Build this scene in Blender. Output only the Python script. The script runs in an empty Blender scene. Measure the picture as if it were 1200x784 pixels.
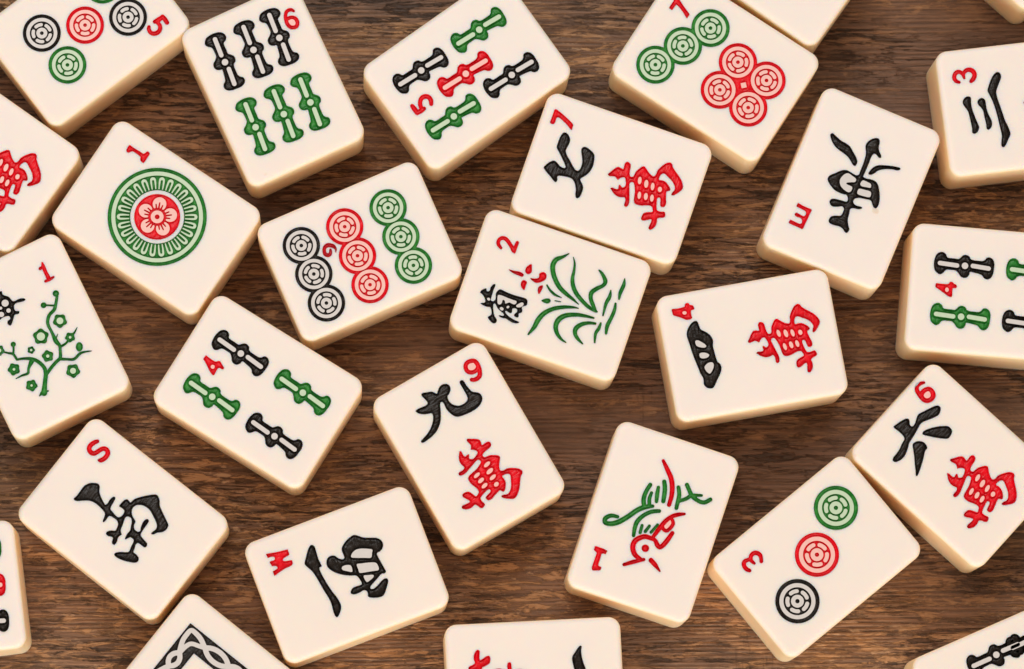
import bpy, math, json, random
import numpy as np
from mathutils import Vector, Matrix
from mathutils.geometry import delaunay_2d_cdt

MM = 0.001
scn = bpy.context.scene
DATA = json.loads(r'''{"cam":[1105.76114,0.110704,-0.029341,6336.42053,35.436596,20.000001],"pose":{"bam6":[-16.33,171.77,-1.1351],"bam5":[23.1,174.51,0.6179],"dot7":[73.74,175.84,-0.5785],"east":[101.22,150.61,1.1713],"wan7":[52.43,152.62,-0.3371],"orchid":[39.91,128.77,-0.3346],"wan4":[80.71,118.55,0.1752],"dot9":[1.3,137.69,0.4117],"dot1":[-39.91,144.54,-0.5878],"bam4":[-19.25,109.14,-0.5574],"wan9":[23.31,98.15,-1.0462],"south":[-46.3,83.42,-0.6672],"west":[-1.28,72.14,0.362],"bird":[60.44,82.72,1.2447],"dot3":[93.43,75.7,0.6844],"wan6":[121.59,94.11,-0.7408],"dot5":[-54.35,183.44,0.651],"wanl":[-76.51,157.52,-0.6179],"plum":[-63.93,120.34,-1.1128],"wan3":[137.51,167.77,0.1179],"bam4r":[130.21,129.18,-0.0876],"blank":[86.54,199.91,-0.6138],"corner":[133.02,208.1,-0.7257],"bambl":[-84.41,68.41,0.1216],"dragon":[-27.04,48.08,-0.6757],"wanb":[36.52,49.86,0.0484],"bambr":[133.19,49.68,0.4081]},"stick":[["+","p",[-5.73,-1.79,-6.12,-1.3,-6.31,-0.42,-6.31,0.59,-6.0,1.69,-5.38,2.29,-4.63,2.4,-4.03,2.01,-3.74,1.46,-3.23,1.32,-2.23,1.31,-1.39,1.28,-0.98,1.63,-0.54,2.08,0.09,2.24,0.76,1.98,1.04,1.52,1.58,1.31,2.52,1.26,3.41,1.27,3.91,1.49,4.37,2.05,5.06,2.11,5.66,1.67,5.95,0.84,5.94,-0.16,5.8,-1.25,5.4,-2.05,4.71,-2.39,4.03,-2.17,3.57,-1.64,2.92,-1.41,1.9,-1.23,1.13,-1.16,1.01,-1.69,0.59,-2.32,-0.12,-2.48,-0.74,-2.23,-1.17,-1.68,-1.78,-1.15,-2.54,-1.08,-3.44,-1.09,-3.94,-1.31,-4.39,-1.9,-5.03,-2.17]],
["-","s",[-5.11,0.13,0.45,-1.61,-0.08,0.45]],
["-","s",[1.6,0.12,0.45,4.84,-0.14,0.45]],
["-","c",[-0.0,0.0,0.66]]],"tiles":{"wan7":[["wan_character","red",[["+","p",[-1.02,0.52,-0.62,1.2,-0.18,1.95,0.38,2.57,1.0,2.6,1.57,2.51,1.54,3.14,1.53,3.78,1.91,4.24,2.53,4.08,2.84,3.6,2.96,2.82,3.13,2.05,3.46,1.57,3.96,1.7,4.09,2.27,4.18,2.89,4.53,3.56,5.0,4.24,5.51,4.47,6.02,4.13,6.66,3.64,7.32,3.28,7.93,3.19,8.22,3.72,8.21,4.42,8.52,5.24,9.04,6.09,9.55,6.67,10.19,6.96,10.7,6.72,10.99,6.23,11.8,5.57,12.71,4.94,13.56,4.18,14.19,3.22,14.24,2.53,13.88,1.88,13.32,1.14,12.87,0.74,12.5,0.78,12.55,1.34,12.78,1.89,12.68,2.45,12.18,3.1,11.54,3.58,10.7,4.0,10.0,4.34,9.52,4.36,9.2,3.94,9.07,3.43,9.17,2.87,9.77,2.96,10.49,2.91,11.21,2.52,11.8,2.02,12.01,1.55,11.68,1.27,11.4,1.06,11.5,0.5,11.81,-0.46,12.08,-1.19,12.03,-1.91,11.66,-2.21,11.17,-2.14,10.93,-1.59,10.79,-1.05,10.53,-0.62,10.2,-0.67,10.06,-0.95,10.23,-1.72,10.5,-2.57,10.82,-3.16,11.53,-3.2,12.28,-3.0,12.64,-3.35,12.75,-3.9,12.37,-4.27,11.85,-4.45,11.4,-4.85,11.57,-5.49,11.55,-6.33,11.21,-7.04,10.77,-7.43,10.34,-7.22,10.34,-6.52,10.43,-5.78,10.29,-5.36,9.68,-5.64,9.11,-6.01,8.57,-6.13,8.28,-5.83,8.27,-5.12,8.5,-4.57,9.07,-4.2,9.99,-3.81,9.91,-3.37,9.6,-2.88,9.06,-2.79,8.3,-2.99,7.49,-3.34,6.6,-3.47,6.01,-3.32,5.7,-2.84,5.5,-1.96,5.24,-0.87,4.77,0.14,4.52,0.53,4.11,0.57,3.82,0.33,3.8,-0.08,4.14,-1.02,4.58,-2.29,4.87,-3.13,4.96,-3.92,4.78,-4.51,4.35,-4.61,4.1,-4.3,4.09,-3.64,4.0,-3.2,3.67,-2.89,2.98,-3.13,2.16,-3.14,1.35,-2.83,0.72,-2.34,0.39,-2.06,0.76,-1.79,1.48,-1.84,1.92,-1.62,1.82,-1.13,1.92,-0.74,2.29,-0.92,2.64,-1.13,3.07,-0.69,3.04,-0.11,2.78,0.5,2.46,0.94,1.96,0.85,1.52,0.42,1.25,0.04,1.0,0.23,0.49,0.48,-0.1,0.37,-0.68,0.23]],
["-","p",[5.87,1.5,5.9,1.05,5.78,0.74,5.55,0.69,5.31,0.91,5.14,1.33,5.11,1.78,5.23,2.09,5.45,2.15,5.7,1.92]],
["-","p",[7.39,1.3,7.42,0.82,7.28,0.49,7.03,0.43,6.76,0.66,6.57,1.11,6.54,1.58,6.68,1.92,6.94,1.98,7.21,1.74]],
["-","p",[8.73,1.21,8.76,0.76,8.64,0.45,8.41,0.39,8.17,0.62,8.0,1.04,7.97,1.49,8.09,1.8,8.32,1.85,8.56,1.63]],
["-","p",[10.37,1.14,10.36,0.82,10.2,0.58,9.95,0.52,9.7,0.66,9.55,0.95,9.56,1.27,9.72,1.51,9.97,1.57,10.22,1.43]],
["-","p",[6.75,-1.4,6.78,-1.84,6.67,-2.14,6.46,-2.19,6.23,-1.97,6.06,-1.56,6.03,-1.12,6.14,-0.82,6.36,-0.77,6.59,-0.99]],
["-","p",[8.12,-1.18,8.15,-1.61,8.01,-1.9,7.77,-1.96,7.52,-1.75,7.35,-1.36,7.33,-0.94,7.47,-0.64,7.7,-0.58,7.96,-0.79]],
["-","p",[9.38,-1.09,9.4,-1.52,9.28,-1.81,9.05,-1.87,8.81,-1.66,8.65,-1.26,8.62,-0.84,8.75,-0.54,8.97,-0.49,9.22,-0.7]]]],
["seven_character","black",[["+","p",[-13.75,-2.57,-13.51,-1.85,-12.96,-1.02,-12.29,-0.51,-11.61,-0.65,-10.69,-1.18,-9.92,-1.29,-9.59,-1.0,-10.01,-0.41,-11.0,0.63,-11.96,1.57,-12.6,2.2,-12.7,3.12,-12.67,4.41,-12.42,5.35,-12.02,5.7,-11.46,5.62,-10.88,5.14,-10.52,4.53,-10.48,3.69,-10.62,2.89,-10.62,2.15,-10.1,1.37,-9.21,0.62,-8.41,-0.16,-7.55,-0.82,-6.92,-0.81,-6.65,-0.08,-6.73,1.07,-7.18,2.19,-7.64,3.09,-7.75,3.73,-7.39,4.2,-6.77,4.24,-5.83,3.94,-5.03,3.47,-4.71,2.84,-4.48,1.86,-4.43,0.81,-4.67,-0.33,-5.19,-1.26,-5.93,-2.16,-5.77,-2.64,-5.29,-3.1,-4.84,-3.8,-4.77,-4.62,-4.85,-5.61,-5.21,-6.2,-5.66,-6.11,-5.95,-5.46,-6.12,-4.67,-6.58,-3.77,-7.05,-3.19,-7.72,-2.79,-8.66,-2.8,-9.66,-2.94,-10.33,-3.13,-10.53,-3.46,-10.3,-4.02,-10.47,-4.56,-10.93,-4.45,-11.88,-3.83,-12.8,-3.3]]]],
["numeral","red",[["+","p",[-15.43,9.56,-14.96,9.54,-13.68,9.09,-12.35,8.51,-11.23,7.96,-10.94,7.68,-10.92,7.22,-10.87,6.66,-11.27,6.72,-12.11,7.27,-13.24,7.82,-14.1,8.14,-14.54,8.07,-14.62,7.62,-14.58,6.97,-14.76,6.55,-15.21,6.47,-15.58,6.62,-15.58,7.56,-15.57,8.61,-15.57,9.28]]]]],"wan4":[["wan_character","red",[["+","p",[-0.77,0.82,-0.35,1.47,0.12,2.19,0.69,2.78,1.3,2.78,1.86,2.67,1.86,3.29,1.88,3.92,2.27,4.35,2.88,4.17,3.16,3.68,3.24,2.91,3.38,2.14,3.68,1.66,4.18,1.76,4.33,2.32,4.44,2.92,4.82,3.57,5.31,4.21,5.82,4.42,6.31,4.06,6.92,3.55,7.55,3.17,8.15,3.05,8.45,3.56,8.48,4.25,8.82,5.04,9.37,5.85,9.89,6.4,10.54,6.66,11.03,6.4,11.29,5.91,12.06,5.22,12.92,4.56,13.73,3.78,14.3,2.8,14.32,2.12,13.94,1.5,13.36,0.8,12.89,0.42,12.53,0.48,12.61,1.03,12.86,1.56,12.78,2.11,12.32,2.78,11.71,3.28,10.91,3.73,10.23,4.09,9.76,4.13,9.43,3.73,9.28,3.24,9.35,2.68,9.94,2.74,10.65,2.66,11.34,2.25,11.9,1.73,12.09,1.26,11.75,1.0,11.46,0.8,11.54,0.25,11.8,-0.71,12.03,-1.44,11.95,-2.14,11.57,-2.42,11.1,-2.33,10.88,-1.78,10.77,-1.24,10.53,-0.81,10.21,-0.84,10.06,-1.11,10.19,-1.88,10.42,-2.73,10.71,-3.32,11.4,-3.39,12.15,-3.23,12.49,-3.59,12.57,-4.13,12.18,-4.48,11.66,-4.63,11.2,-5.01,11.34,-5.64,11.28,-6.47,10.92,-7.15,10.47,-7.52,10.05,-7.29,10.09,-6.6,10.21,-5.88,10.09,-5.46,9.48,-5.71,8.9,-6.05,8.36,-6.14,8.09,-5.83,8.11,-5.13,8.36,-4.6,8.94,-4.27,9.86,-3.92,9.8,-3.49,9.52,-2.99,8.99,-2.88,8.24,-3.04,7.42,-3.35,6.54,-3.44,5.97,-3.26,5.69,-2.78,5.53,-1.9,5.32,-0.82,4.9,0.19,4.67,0.59,4.27,0.65,3.98,0.42,3.94,0.02,4.23,-0.92,4.61,-2.19,4.86,-3.03,4.91,-3.81,4.71,-4.38,4.28,-4.46,4.05,-4.14,4.07,-3.49,4.0,-3.06,3.69,-2.74,3.0,-2.94,2.19,-2.92,1.41,-2.58,0.81,-2.07,0.5,-1.78,0.87,-1.53,1.58,-1.61,2.02,-1.41,1.95,-0.93,2.06,-0.55,2.42,-0.74,2.75,-0.96,3.19,-0.55,3.19,0.02,2.96,0.64,2.67,1.08,2.17,1.02,1.72,0.61,1.44,0.25,1.2,0.45,0.71,0.72,0.12,0.63,-0.45,0.52]],
["-","p",[6.05,1.48,6.05,1.04,5.92,0.74,5.69,0.7,5.47,0.93,5.32,1.35,5.31,1.79,5.44,2.09,5.66,2.14,5.9,1.9]],
["-","p",[7.53,1.22,7.54,0.74,7.39,0.43,7.14,0.38,6.88,0.62,6.72,1.07,6.71,1.53,6.86,1.86,7.12,1.91,7.37,1.66]],
["-","p",[8.84,1.07,8.85,0.63,8.72,0.33,8.49,0.28,8.27,0.51,8.12,0.94,8.11,1.38,8.24,1.68,8.47,1.72,8.7,1.49]],
["-","p",[10.45,0.93,10.43,0.61,10.26,0.39,10.01,0.34,9.77,0.49,9.64,0.78,9.66,1.09,9.83,1.32,10.08,1.37,10.32,1.22]],
["-","p",[6.78,-1.41,6.79,-1.84,6.67,-2.13,6.46,-2.17,6.25,-1.95,6.1,-1.54,6.09,-1.1,6.21,-0.81,6.43,-0.77,6.64,-1.0]],
["-","p",[8.14,-1.25,8.15,-1.68,8.0,-1.96,7.76,-2.0,7.52,-1.79,7.37,-1.4,7.37,-0.98,7.52,-0.69,7.75,-0.64,8.0,-0.86]],
["-","p",[9.38,-1.22,9.38,-1.64,9.25,-1.92,9.02,-1.97,8.8,-1.76,8.66,-1.36,8.65,-0.94,8.79,-0.65,9.01,-0.61,9.24,-0.83]]]],
["four_character","black",[["+","p",[-12.72,4.36,-12.46,5.22,-11.9,6.03,-11.08,6.7,-10.35,6.83,-10.02,6.41,-9.91,5.68,-9.69,4.93,-8.98,4.4,-8.29,3.77,-7.83,2.98,-7.68,2.15,-7.88,1.37,-7.87,0.56,-7.82,-0.26,-7.71,-1.29,-7.56,-2.12,-7.14,-2.6,-6.98,-3.34,-7.24,-4.2,-7.81,-5.11,-8.35,-5.83,-8.76,-6.46,-9.4,-7.16,-10.11,-7.17,-10.75,-6.82,-11.12,-6.14,-11.04,-5.45,-11.07,-4.74,-11.41,-3.87,-11.62,-2.82,-11.89,-1.56,-12.15,-0.2,-12.38,1.26,-12.54,2.6,-12.71,3.64]],
["-","p",[-11.26,2.74,-10.77,2.9,-10.05,2.41,-9.45,1.85,-9.23,1.37,-9.67,1.18,-10.44,1.38,-11.16,1.85]],
["-","p",[-10.89,0.04,-10.45,0.25,-9.67,0.11,-9.01,-0.35,-9.23,-0.82,-10.07,-0.97,-10.83,-0.7]],
["-","p",[-10.32,-2.65,-9.57,-2.07,-8.75,-2.01,-8.43,-2.48,-8.69,-3.34,-9.45,-4.18,-9.91,-3.93,-10.25,-3.37]]]],
["numeral","red",[["+","p",[-14.75,10.0,-13.69,9.95,-12.67,10.0,-12.11,10.11,-11.96,10.55,-11.59,10.73,-11.14,10.61,-11.0,10.25,-10.44,10.05,-10.25,9.58,-10.25,9.24,-10.6,9.16,-10.96,9.03,-11.06,8.5,-11.03,7.89,-11.03,7.55,-11.34,7.34,-12.15,7.34,-12.7,7.64,-13.48,8.12,-14.29,8.5,-14.7,8.81,-14.78,9.3]],
["-","p",[-11.92,8.76,-12.04,8.57,-12.27,8.48,-12.53,8.53,-12.72,8.69,-12.77,8.91,-12.65,9.09,-12.41,9.18,-12.15,9.13,-11.96,8.97]]]]],"wan9":[["wan_character","red",[["+","p",[-1.38,0.39,-0.98,1.06,-0.54,1.81,0.02,2.42,0.64,2.44,1.2,2.35,1.18,2.98,1.17,3.61,1.55,4.07,2.16,3.91,2.47,3.43,2.58,2.65,2.75,1.89,3.07,1.41,3.57,1.53,3.7,2.1,3.8,2.71,4.15,3.38,4.62,4.05,5.13,4.27,5.63,3.93,6.26,3.44,6.91,3.08,7.52,2.99,7.81,3.51,7.8,4.21,8.12,5.02,8.64,5.86,9.15,6.44,9.79,6.72,10.29,6.48,10.57,5.99,11.38,5.33,12.27,4.7,13.11,3.94,13.73,2.98,13.78,2.3,13.42,1.66,12.86,0.92,12.41,0.53,12.04,0.57,12.1,1.13,12.33,1.67,12.23,2.23,11.74,2.88,11.11,3.36,10.27,3.78,9.58,4.12,9.1,4.14,8.78,3.73,8.65,3.22,8.75,2.67,9.34,2.75,10.06,2.7,10.77,2.31,11.35,1.81,11.56,1.34,11.23,1.06,10.95,0.86,11.05,0.3,11.35,-0.66,11.61,-1.38,11.56,-2.1,11.19,-2.39,10.71,-2.32,10.47,-1.77,10.33,-1.23,10.08,-0.81,9.75,-0.85,9.61,-1.13,9.77,-1.9,10.04,-2.74,10.35,-3.33,11.06,-3.37,11.8,-3.18,12.16,-3.53,12.26,-4.08,11.88,-4.44,11.37,-4.62,10.92,-5.01,11.08,-5.65,11.06,-6.48,10.72,-7.18,10.28,-7.57,9.85,-7.36,9.86,-6.66,9.95,-5.93,9.81,-5.51,9.21,-5.78,8.64,-6.15,8.1,-6.26,7.81,-5.97,7.81,-5.26,8.04,-4.72,8.61,-4.35,9.52,-3.97,9.45,-3.53,9.14,-3.04,8.61,-2.95,7.85,-3.15,7.05,-3.49,6.16,-3.61,5.58,-3.46,5.27,-2.98,5.08,-2.11,4.83,-1.02,4.37,-0.02,4.12,0.37,3.71,0.41,3.42,0.18,3.4,-0.23,3.73,-1.17,4.16,-2.43,4.45,-3.27,4.53,-4.05,4.35,-4.63,3.92,-4.73,3.67,-4.42,3.67,-3.77,3.58,-3.33,3.26,-3.02,2.57,-3.25,1.76,-3.26,0.95,-2.95,0.33,-2.46,0.01,-2.18,0.37,-1.91,1.09,-1.97,1.53,-1.75,1.43,-1.26,1.53,-0.88,1.9,-1.06,2.24,-1.27,2.67,-0.83,2.65,-0.26,2.39,0.35,2.08,0.79,1.58,0.7,1.14,0.28,0.87,-0.1,0.62,0.09,0.12,0.34,-0.47,0.24,-1.04,0.1]],
["-","p",[5.47,1.32,5.49,0.88,5.37,0.57,5.14,0.52,4.91,0.74,4.74,1.16,4.71,1.61,4.83,1.91,5.05,1.97,5.3,1.74]],
["-","p",[6.97,1.12,7.0,0.64,6.86,0.31,6.61,0.26,6.34,0.49,6.16,0.93,6.13,1.4,6.27,1.74,6.53,1.8,6.8,1.56]],
["-","p",[8.3,1.02,8.33,0.57,8.21,0.27,7.98,0.21,7.74,0.44,7.58,0.86,7.55,1.3,7.67,1.61,7.9,1.66,8.14,1.44]],
["-","p",[9.93,0.94,9.92,0.62,9.76,0.39,9.51,0.33,9.26,0.47,9.11,0.76,9.13,1.08,9.29,1.31,9.54,1.37,9.78,1.23]],
["-","p",[6.32,-1.56,6.35,-2.0,6.24,-2.29,6.03,-2.34,5.8,-2.12,5.64,-1.71,5.61,-1.28,5.72,-0.98,5.94,-0.93,6.17,-1.15]],
["-","p",[7.68,-1.35,7.71,-1.78,7.57,-2.06,7.33,-2.12,7.08,-1.91,6.92,-1.52,6.9,-1.11,7.04,-0.81,7.27,-0.75,7.53,-0.96]],
["-","p",[8.93,-1.27,8.95,-1.69,8.83,-1.98,8.6,-2.04,8.37,-1.83,8.21,-1.43,8.18,-1.01,8.31,-0.72,8.53,-0.67,8.78,-0.88]]]],
["nine_character","black",[["+","p",[-11.47,-5.77,-11.59,-5.18,-11.49,-4.21,-11.4,-3.46,-11.63,-2.87,-12.34,-2.91,-13.16,-3.13,-13.73,-3.13,-13.89,-2.7,-13.57,-1.86,-13.24,-1.02,-12.66,-0.56,-12.36,-0.28,-12.82,0.22,-13.31,0.96,-13.36,1.79,-12.96,2.48,-12.3,2.71,-11.64,2.46,-11.08,1.84,-10.82,1.3,-10.15,1.07,-9.3,1.15,-8.61,1.55,-8.05,2.25,-7.86,3.05,-7.94,3.9,-8.29,4.49,-8.96,4.72,-9.98,4.74,-11.0,4.76,-11.91,4.77,-12.23,5.09,-12.12,5.53,-11.61,5.69,-10.81,5.68,-9.91,5.85,-9.13,6.08,-8.62,6.69,-8.1,7.19,-7.36,7.29,-6.71,7.02,-6.11,6.26,-5.77,5.27,-5.67,4.06,-5.78,2.76,-6.0,1.51,-6.31,0.78,-6.99,0.26,-7.96,-0.09,-8.94,-0.21,-9.8,-0.11,-10.32,-0.21,-10.43,-0.53,-10.03,-0.9,-9.03,-1.34,-7.98,-1.91,-7.0,-2.59,-6.37,-3.3,-5.76,-4.22,-5.42,-5.22,-5.22,-6.25,-5.11,-7.45,-5.27,-7.93,-5.65,-7.87,-5.93,-7.09,-6.27,-6.09,-6.83,-5.08,-7.49,-4.24,-8.25,-3.57,-8.96,-3.21,-9.43,-3.23,-9.69,-3.88,-10.1,-4.78,-10.68,-5.47,-11.17,-5.76]]]],
["numeral","red",[["+","s",[-11.27,7.21,0.41,-11.01,7.59,0.43,-10.93,8.26,0.47,-11.15,8.96,0.47,-11.8,9.39,0.47,-12.7,9.69,0.47,-13.54,9.78,0.47,-14.28,9.58,0.45,-14.61,9.02,0.45,-14.73,8.33,0.45,-14.48,7.69,0.45,-13.88,7.34,0.45,-13.17,7.33,0.45,-12.62,7.82,0.45,-12.41,8.49,0.43,-12.51,9.09,0.43,-12.73,9.48,0.43]]]]],"wan6":[["wan_character","red",[["+","p",[-1.56,0.25,-1.15,0.93,-0.71,1.69,-0.14,2.32,0.48,2.35,1.06,2.26,1.03,2.9,1.02,3.54,1.4,4.01,2.03,3.85,2.34,3.36,2.47,2.57,2.64,1.8,2.97,1.31,3.48,1.44,3.61,2.02,3.7,2.65,4.05,3.32,4.53,4.01,5.04,4.24,5.56,3.9,6.21,3.41,6.87,3.04,7.49,2.95,7.78,3.49,7.77,4.2,8.09,5.02,8.61,5.88,9.13,6.47,9.77,6.76,10.29,6.52,10.58,6.03,11.4,5.36,12.32,4.72,13.18,3.96,13.82,2.99,13.87,2.29,13.51,1.63,12.94,0.88,12.49,0.48,12.11,0.52,12.16,1.08,12.4,1.64,12.29,2.21,11.79,2.86,11.14,3.35,10.29,3.77,9.58,4.12,9.1,4.14,8.77,3.71,8.64,3.19,8.74,2.63,9.35,2.72,10.08,2.67,10.81,2.28,11.4,1.77,11.62,1.3,11.28,1.01,11.0,0.8,11.1,0.23,11.42,-0.74,11.69,-1.47,11.64,-2.2,11.27,-2.51,10.77,-2.44,10.53,-1.88,10.38,-1.33,10.12,-0.9,9.79,-0.95,9.65,-1.23,9.82,-2.01,10.09,-2.87,10.42,-3.47,11.13,-3.51,11.89,-3.3,12.26,-3.66,12.37,-4.21,11.98,-4.59,11.46,-4.77,11.0,-5.18,11.18,-5.82,11.16,-6.67,10.81,-7.39,10.37,-7.78,9.93,-7.57,9.93,-6.86,10.02,-6.12,9.88,-5.69,9.27,-5.98,8.69,-6.35,8.14,-6.47,7.85,-6.17,7.84,-5.45,8.07,-4.89,8.65,-4.52,9.58,-4.12,9.5,-3.68,9.18,-3.18,8.64,-3.09,7.87,-3.3,7.05,-3.65,6.15,-3.78,5.55,-3.63,5.24,-3.15,5.04,-2.26,4.77,-1.15,4.3,-0.13,4.04,0.26,3.63,0.3,3.34,0.06,3.32,-0.36,3.66,-1.31,4.11,-2.59,4.4,-3.44,4.49,-4.24,4.31,-4.84,3.88,-4.94,3.62,-4.62,3.61,-3.96,3.52,-3.51,3.19,-3.2,2.49,-3.44,1.66,-3.45,0.84,-3.14,0.2,-2.64,-0.13,-2.36,0.24,-2.09,0.97,-2.14,1.42,-1.92,1.32,-1.42,1.42,-1.03,1.79,-1.21,2.14,-1.42,2.58,-0.97,2.55,-0.39,2.29,0.23,1.96,0.67,1.46,0.58,1.01,0.15,0.74,-0.24,0.49,-0.05,-0.03,0.21,-0.63,0.1,-1.21,-0.05]],
["-","p",[5.41,1.24,5.44,0.79,5.32,0.47,5.09,0.42,4.84,0.64,4.67,1.07,4.64,1.52,4.76,1.84,4.98,1.9,5.24,1.67]],
["-","p",[6.95,1.04,6.98,0.56,6.84,0.22,6.58,0.16,6.31,0.39,6.12,0.85,6.09,1.32,6.23,1.67,6.49,1.73,6.76,1.49]],
["-","p",[8.3,0.95,8.33,0.5,8.21,0.18,7.98,0.12,7.73,0.35,7.56,0.78,7.53,1.23,7.65,1.55,7.89,1.6,8.13,1.37]],
["-","p",[9.96,0.88,9.95,0.56,9.79,0.31,9.53,0.25,9.28,0.39,9.13,0.69,9.14,1.01,9.3,1.25,9.55,1.31,9.81,1.17]],
["-","p",[6.3,-1.69,6.33,-2.13,6.22,-2.44,6.01,-2.49,5.77,-2.27,5.6,-1.85,5.57,-1.41,5.68,-1.1,5.91,-1.05,6.14,-1.28]],
["-","p",[7.69,-1.47,7.72,-1.9,7.57,-2.19,7.33,-2.26,7.08,-2.04,6.91,-1.65,6.89,-1.22,7.03,-0.92,7.26,-0.86,7.52,-1.07]],
["-","p",[8.96,-1.37,8.98,-1.81,8.86,-2.1,8.63,-2.16,8.38,-1.95,8.22,-1.55,8.19,-1.12,8.32,-0.82,8.54,-0.77,8.8,-0.98]]]],
["six_character","black",[["+","p",[-14.45,-2.61,-14.33,-1.75,-14.09,-0.69,-13.73,0.23,-13.28,0.62,-12.78,0.42,-12.3,-0.05,-11.77,-0.08,-11.6,0.39,-11.82,1.14,-12.23,1.96,-12.4,2.71,-12.12,3.56,-11.68,4.72,-11.23,5.87,-10.73,6.63,-10.1,6.76,-9.62,6.29,-9.31,5.38,-9.6,4.37,-10.11,3.3,-10.63,2.22,-10.75,1.37,-10.5,0.25,-10.24,-0.86,-10.04,-2.02,-9.88,-2.92,-9.31,-4.05,-8.9,-5.17,-8.8,-6.12,-9.0,-7.05,-9.42,-7.73,-10.0,-7.82,-10.33,-7.22,-10.36,-6.35,-10.53,-5.17,-10.94,-3.89,-11.13,-3.02,-11.7,-2.7,-12.82,-2.61,-13.78,-2.69]],
["+","p",[-9.25,0.34,-9.29,1.05,-8.77,2.13,-8.02,3.27,-7.14,4.27,-6.27,4.95,-5.4,4.91,-4.95,4.57,-4.66,3.64,-4.77,2.94,-5.61,2.23,-6.71,1.47,-7.88,0.79,-8.76,0.29]],
["+","p",[-9.02,-2.89,-9.23,-2.33,-8.91,-1.53,-8.12,-0.92,-7.29,-0.86,-6.53,-1.21,-6.42,-2.0,-5.75,-3.18,-5.14,-4.42,-4.58,-5.71,-4.25,-6.75,-4.54,-6.92,-5.19,-6.26,-6.2,-5.39,-7.31,-4.31,-8.16,-3.59]]]],
["numeral","red",[["+","s",[-15.85,8.24,0.27,-16.22,7.73,0.37,-16.39,6.85,0.42,-15.95,6.17,0.45,-15.13,5.85,0.47,-14.14,5.67,0.49,-13.33,5.69,0.49,-12.78,6.13,0.49,-12.53,6.91,0.49,-12.8,7.61,0.52,-13.53,8.03,0.49,-14.28,7.94,0.47,-14.68,7.33,0.47,-14.78,6.65,0.49,-14.62,6.07,0.49,-14.2,5.73,0.45]]]]],"wan3":[["wan_character","red",[["+","p",[-1.02,0.52,-0.62,1.2,-0.18,1.95,0.38,2.57,1.0,2.6,1.57,2.51,1.54,3.14,1.53,3.78,1.91,4.24,2.53,4.08,2.84,3.6,2.96,2.82,3.13,2.05,3.46,1.57,3.96,1.7,4.09,2.27,4.18,2.89,4.53,3.56,5.0,4.24,5.51,4.47,6.02,4.13,6.66,3.64,7.32,3.28,7.93,3.19,8.22,3.72,8.21,4.42,8.52,5.24,9.04,6.09,9.55,6.67,10.19,6.96,10.7,6.72,10.99,6.23,11.8,5.57,12.71,4.94,13.56,4.18,14.19,3.22,14.24,2.53,13.88,1.88,13.32,1.14,12.87,0.74,12.5,0.78,12.55,1.34,12.78,1.89,12.68,2.45,12.18,3.1,11.54,3.58,10.7,4.0,10.0,4.34,9.52,4.36,9.2,3.94,9.07,3.43,9.17,2.87,9.77,2.96,10.49,2.91,11.21,2.52,11.8,2.02,12.01,1.55,11.68,1.27,11.4,1.06,11.5,0.5,11.81,-0.46,12.08,-1.19,12.03,-1.91,11.66,-2.21,11.17,-2.14,10.93,-1.59,10.79,-1.05,10.53,-0.62,10.2,-0.67,10.06,-0.95,10.23,-1.72,10.5,-2.57,10.82,-3.16,11.53,-3.2,12.28,-3.0,12.64,-3.35,12.75,-3.9,12.37,-4.27,11.85,-4.45,11.4,-4.85,11.57,-5.49,11.55,-6.33,11.21,-7.04,10.77,-7.43,10.34,-7.22,10.34,-6.52,10.43,-5.78,10.29,-5.36,9.68,-5.64,9.11,-6.01,8.57,-6.13,8.28,-5.83,8.27,-5.12,8.5,-4.57,9.07,-4.2,9.99,-3.81,9.91,-3.37,9.6,-2.88,9.06,-2.79,8.3,-2.99,7.49,-3.34,6.6,-3.47,6.01,-3.32,5.7,-2.84,5.5,-1.96,5.24,-0.87,4.77,0.14,4.52,0.53,4.11,0.57,3.82,0.33,3.8,-0.08,4.14,-1.02,4.58,-2.29,4.87,-3.13,4.96,-3.92,4.78,-4.51,4.35,-4.61,4.1,-4.3,4.09,-3.64,4.0,-3.2,3.67,-2.89,2.98,-3.13,2.16,-3.14,1.35,-2.83,0.72,-2.34,0.39,-2.06,0.76,-1.79,1.48,-1.84,1.92,-1.62,1.82,-1.13,1.92,-0.74,2.29,-0.92,2.64,-1.13,3.07,-0.69,3.04,-0.11,2.78,0.5,2.46,0.94,1.96,0.85,1.52,0.42,1.25,0.04,1.0,0.23,0.49,0.48,-0.1,0.37,-0.68,0.23]],
["-","p",[5.87,1.5,5.9,1.05,5.78,0.74,5.55,0.69,5.31,0.91,5.14,1.33,5.11,1.78,5.23,2.09,5.45,2.15,5.7,1.92]],
["-","p",[7.39,1.3,7.42,0.82,7.28,0.49,7.03,0.43,6.76,0.66,6.57,1.11,6.54,1.58,6.68,1.92,6.94,1.98,7.21,1.74]],
["-","p",[8.73,1.21,8.76,0.76,8.64,0.45,8.41,0.39,8.17,0.62,8.0,1.04,7.97,1.49,8.09,1.8,8.32,1.85,8.56,1.63]],
["-","p",[10.37,1.14,10.36,0.82,10.2,0.58,9.95,0.52,9.7,0.66,9.55,0.95,9.56,1.27,9.72,1.51,9.97,1.57,10.22,1.43]],
["-","p",[6.75,-1.4,6.78,-1.84,6.67,-2.14,6.46,-2.19,6.23,-1.97,6.06,-1.56,6.03,-1.12,6.14,-0.82,6.36,-0.77,6.59,-0.99]],
["-","p",[8.12,-1.18,8.15,-1.61,8.01,-1.9,7.77,-1.96,7.52,-1.75,7.35,-1.36,7.33,-0.94,7.47,-0.64,7.7,-0.58,7.96,-0.79]],
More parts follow.
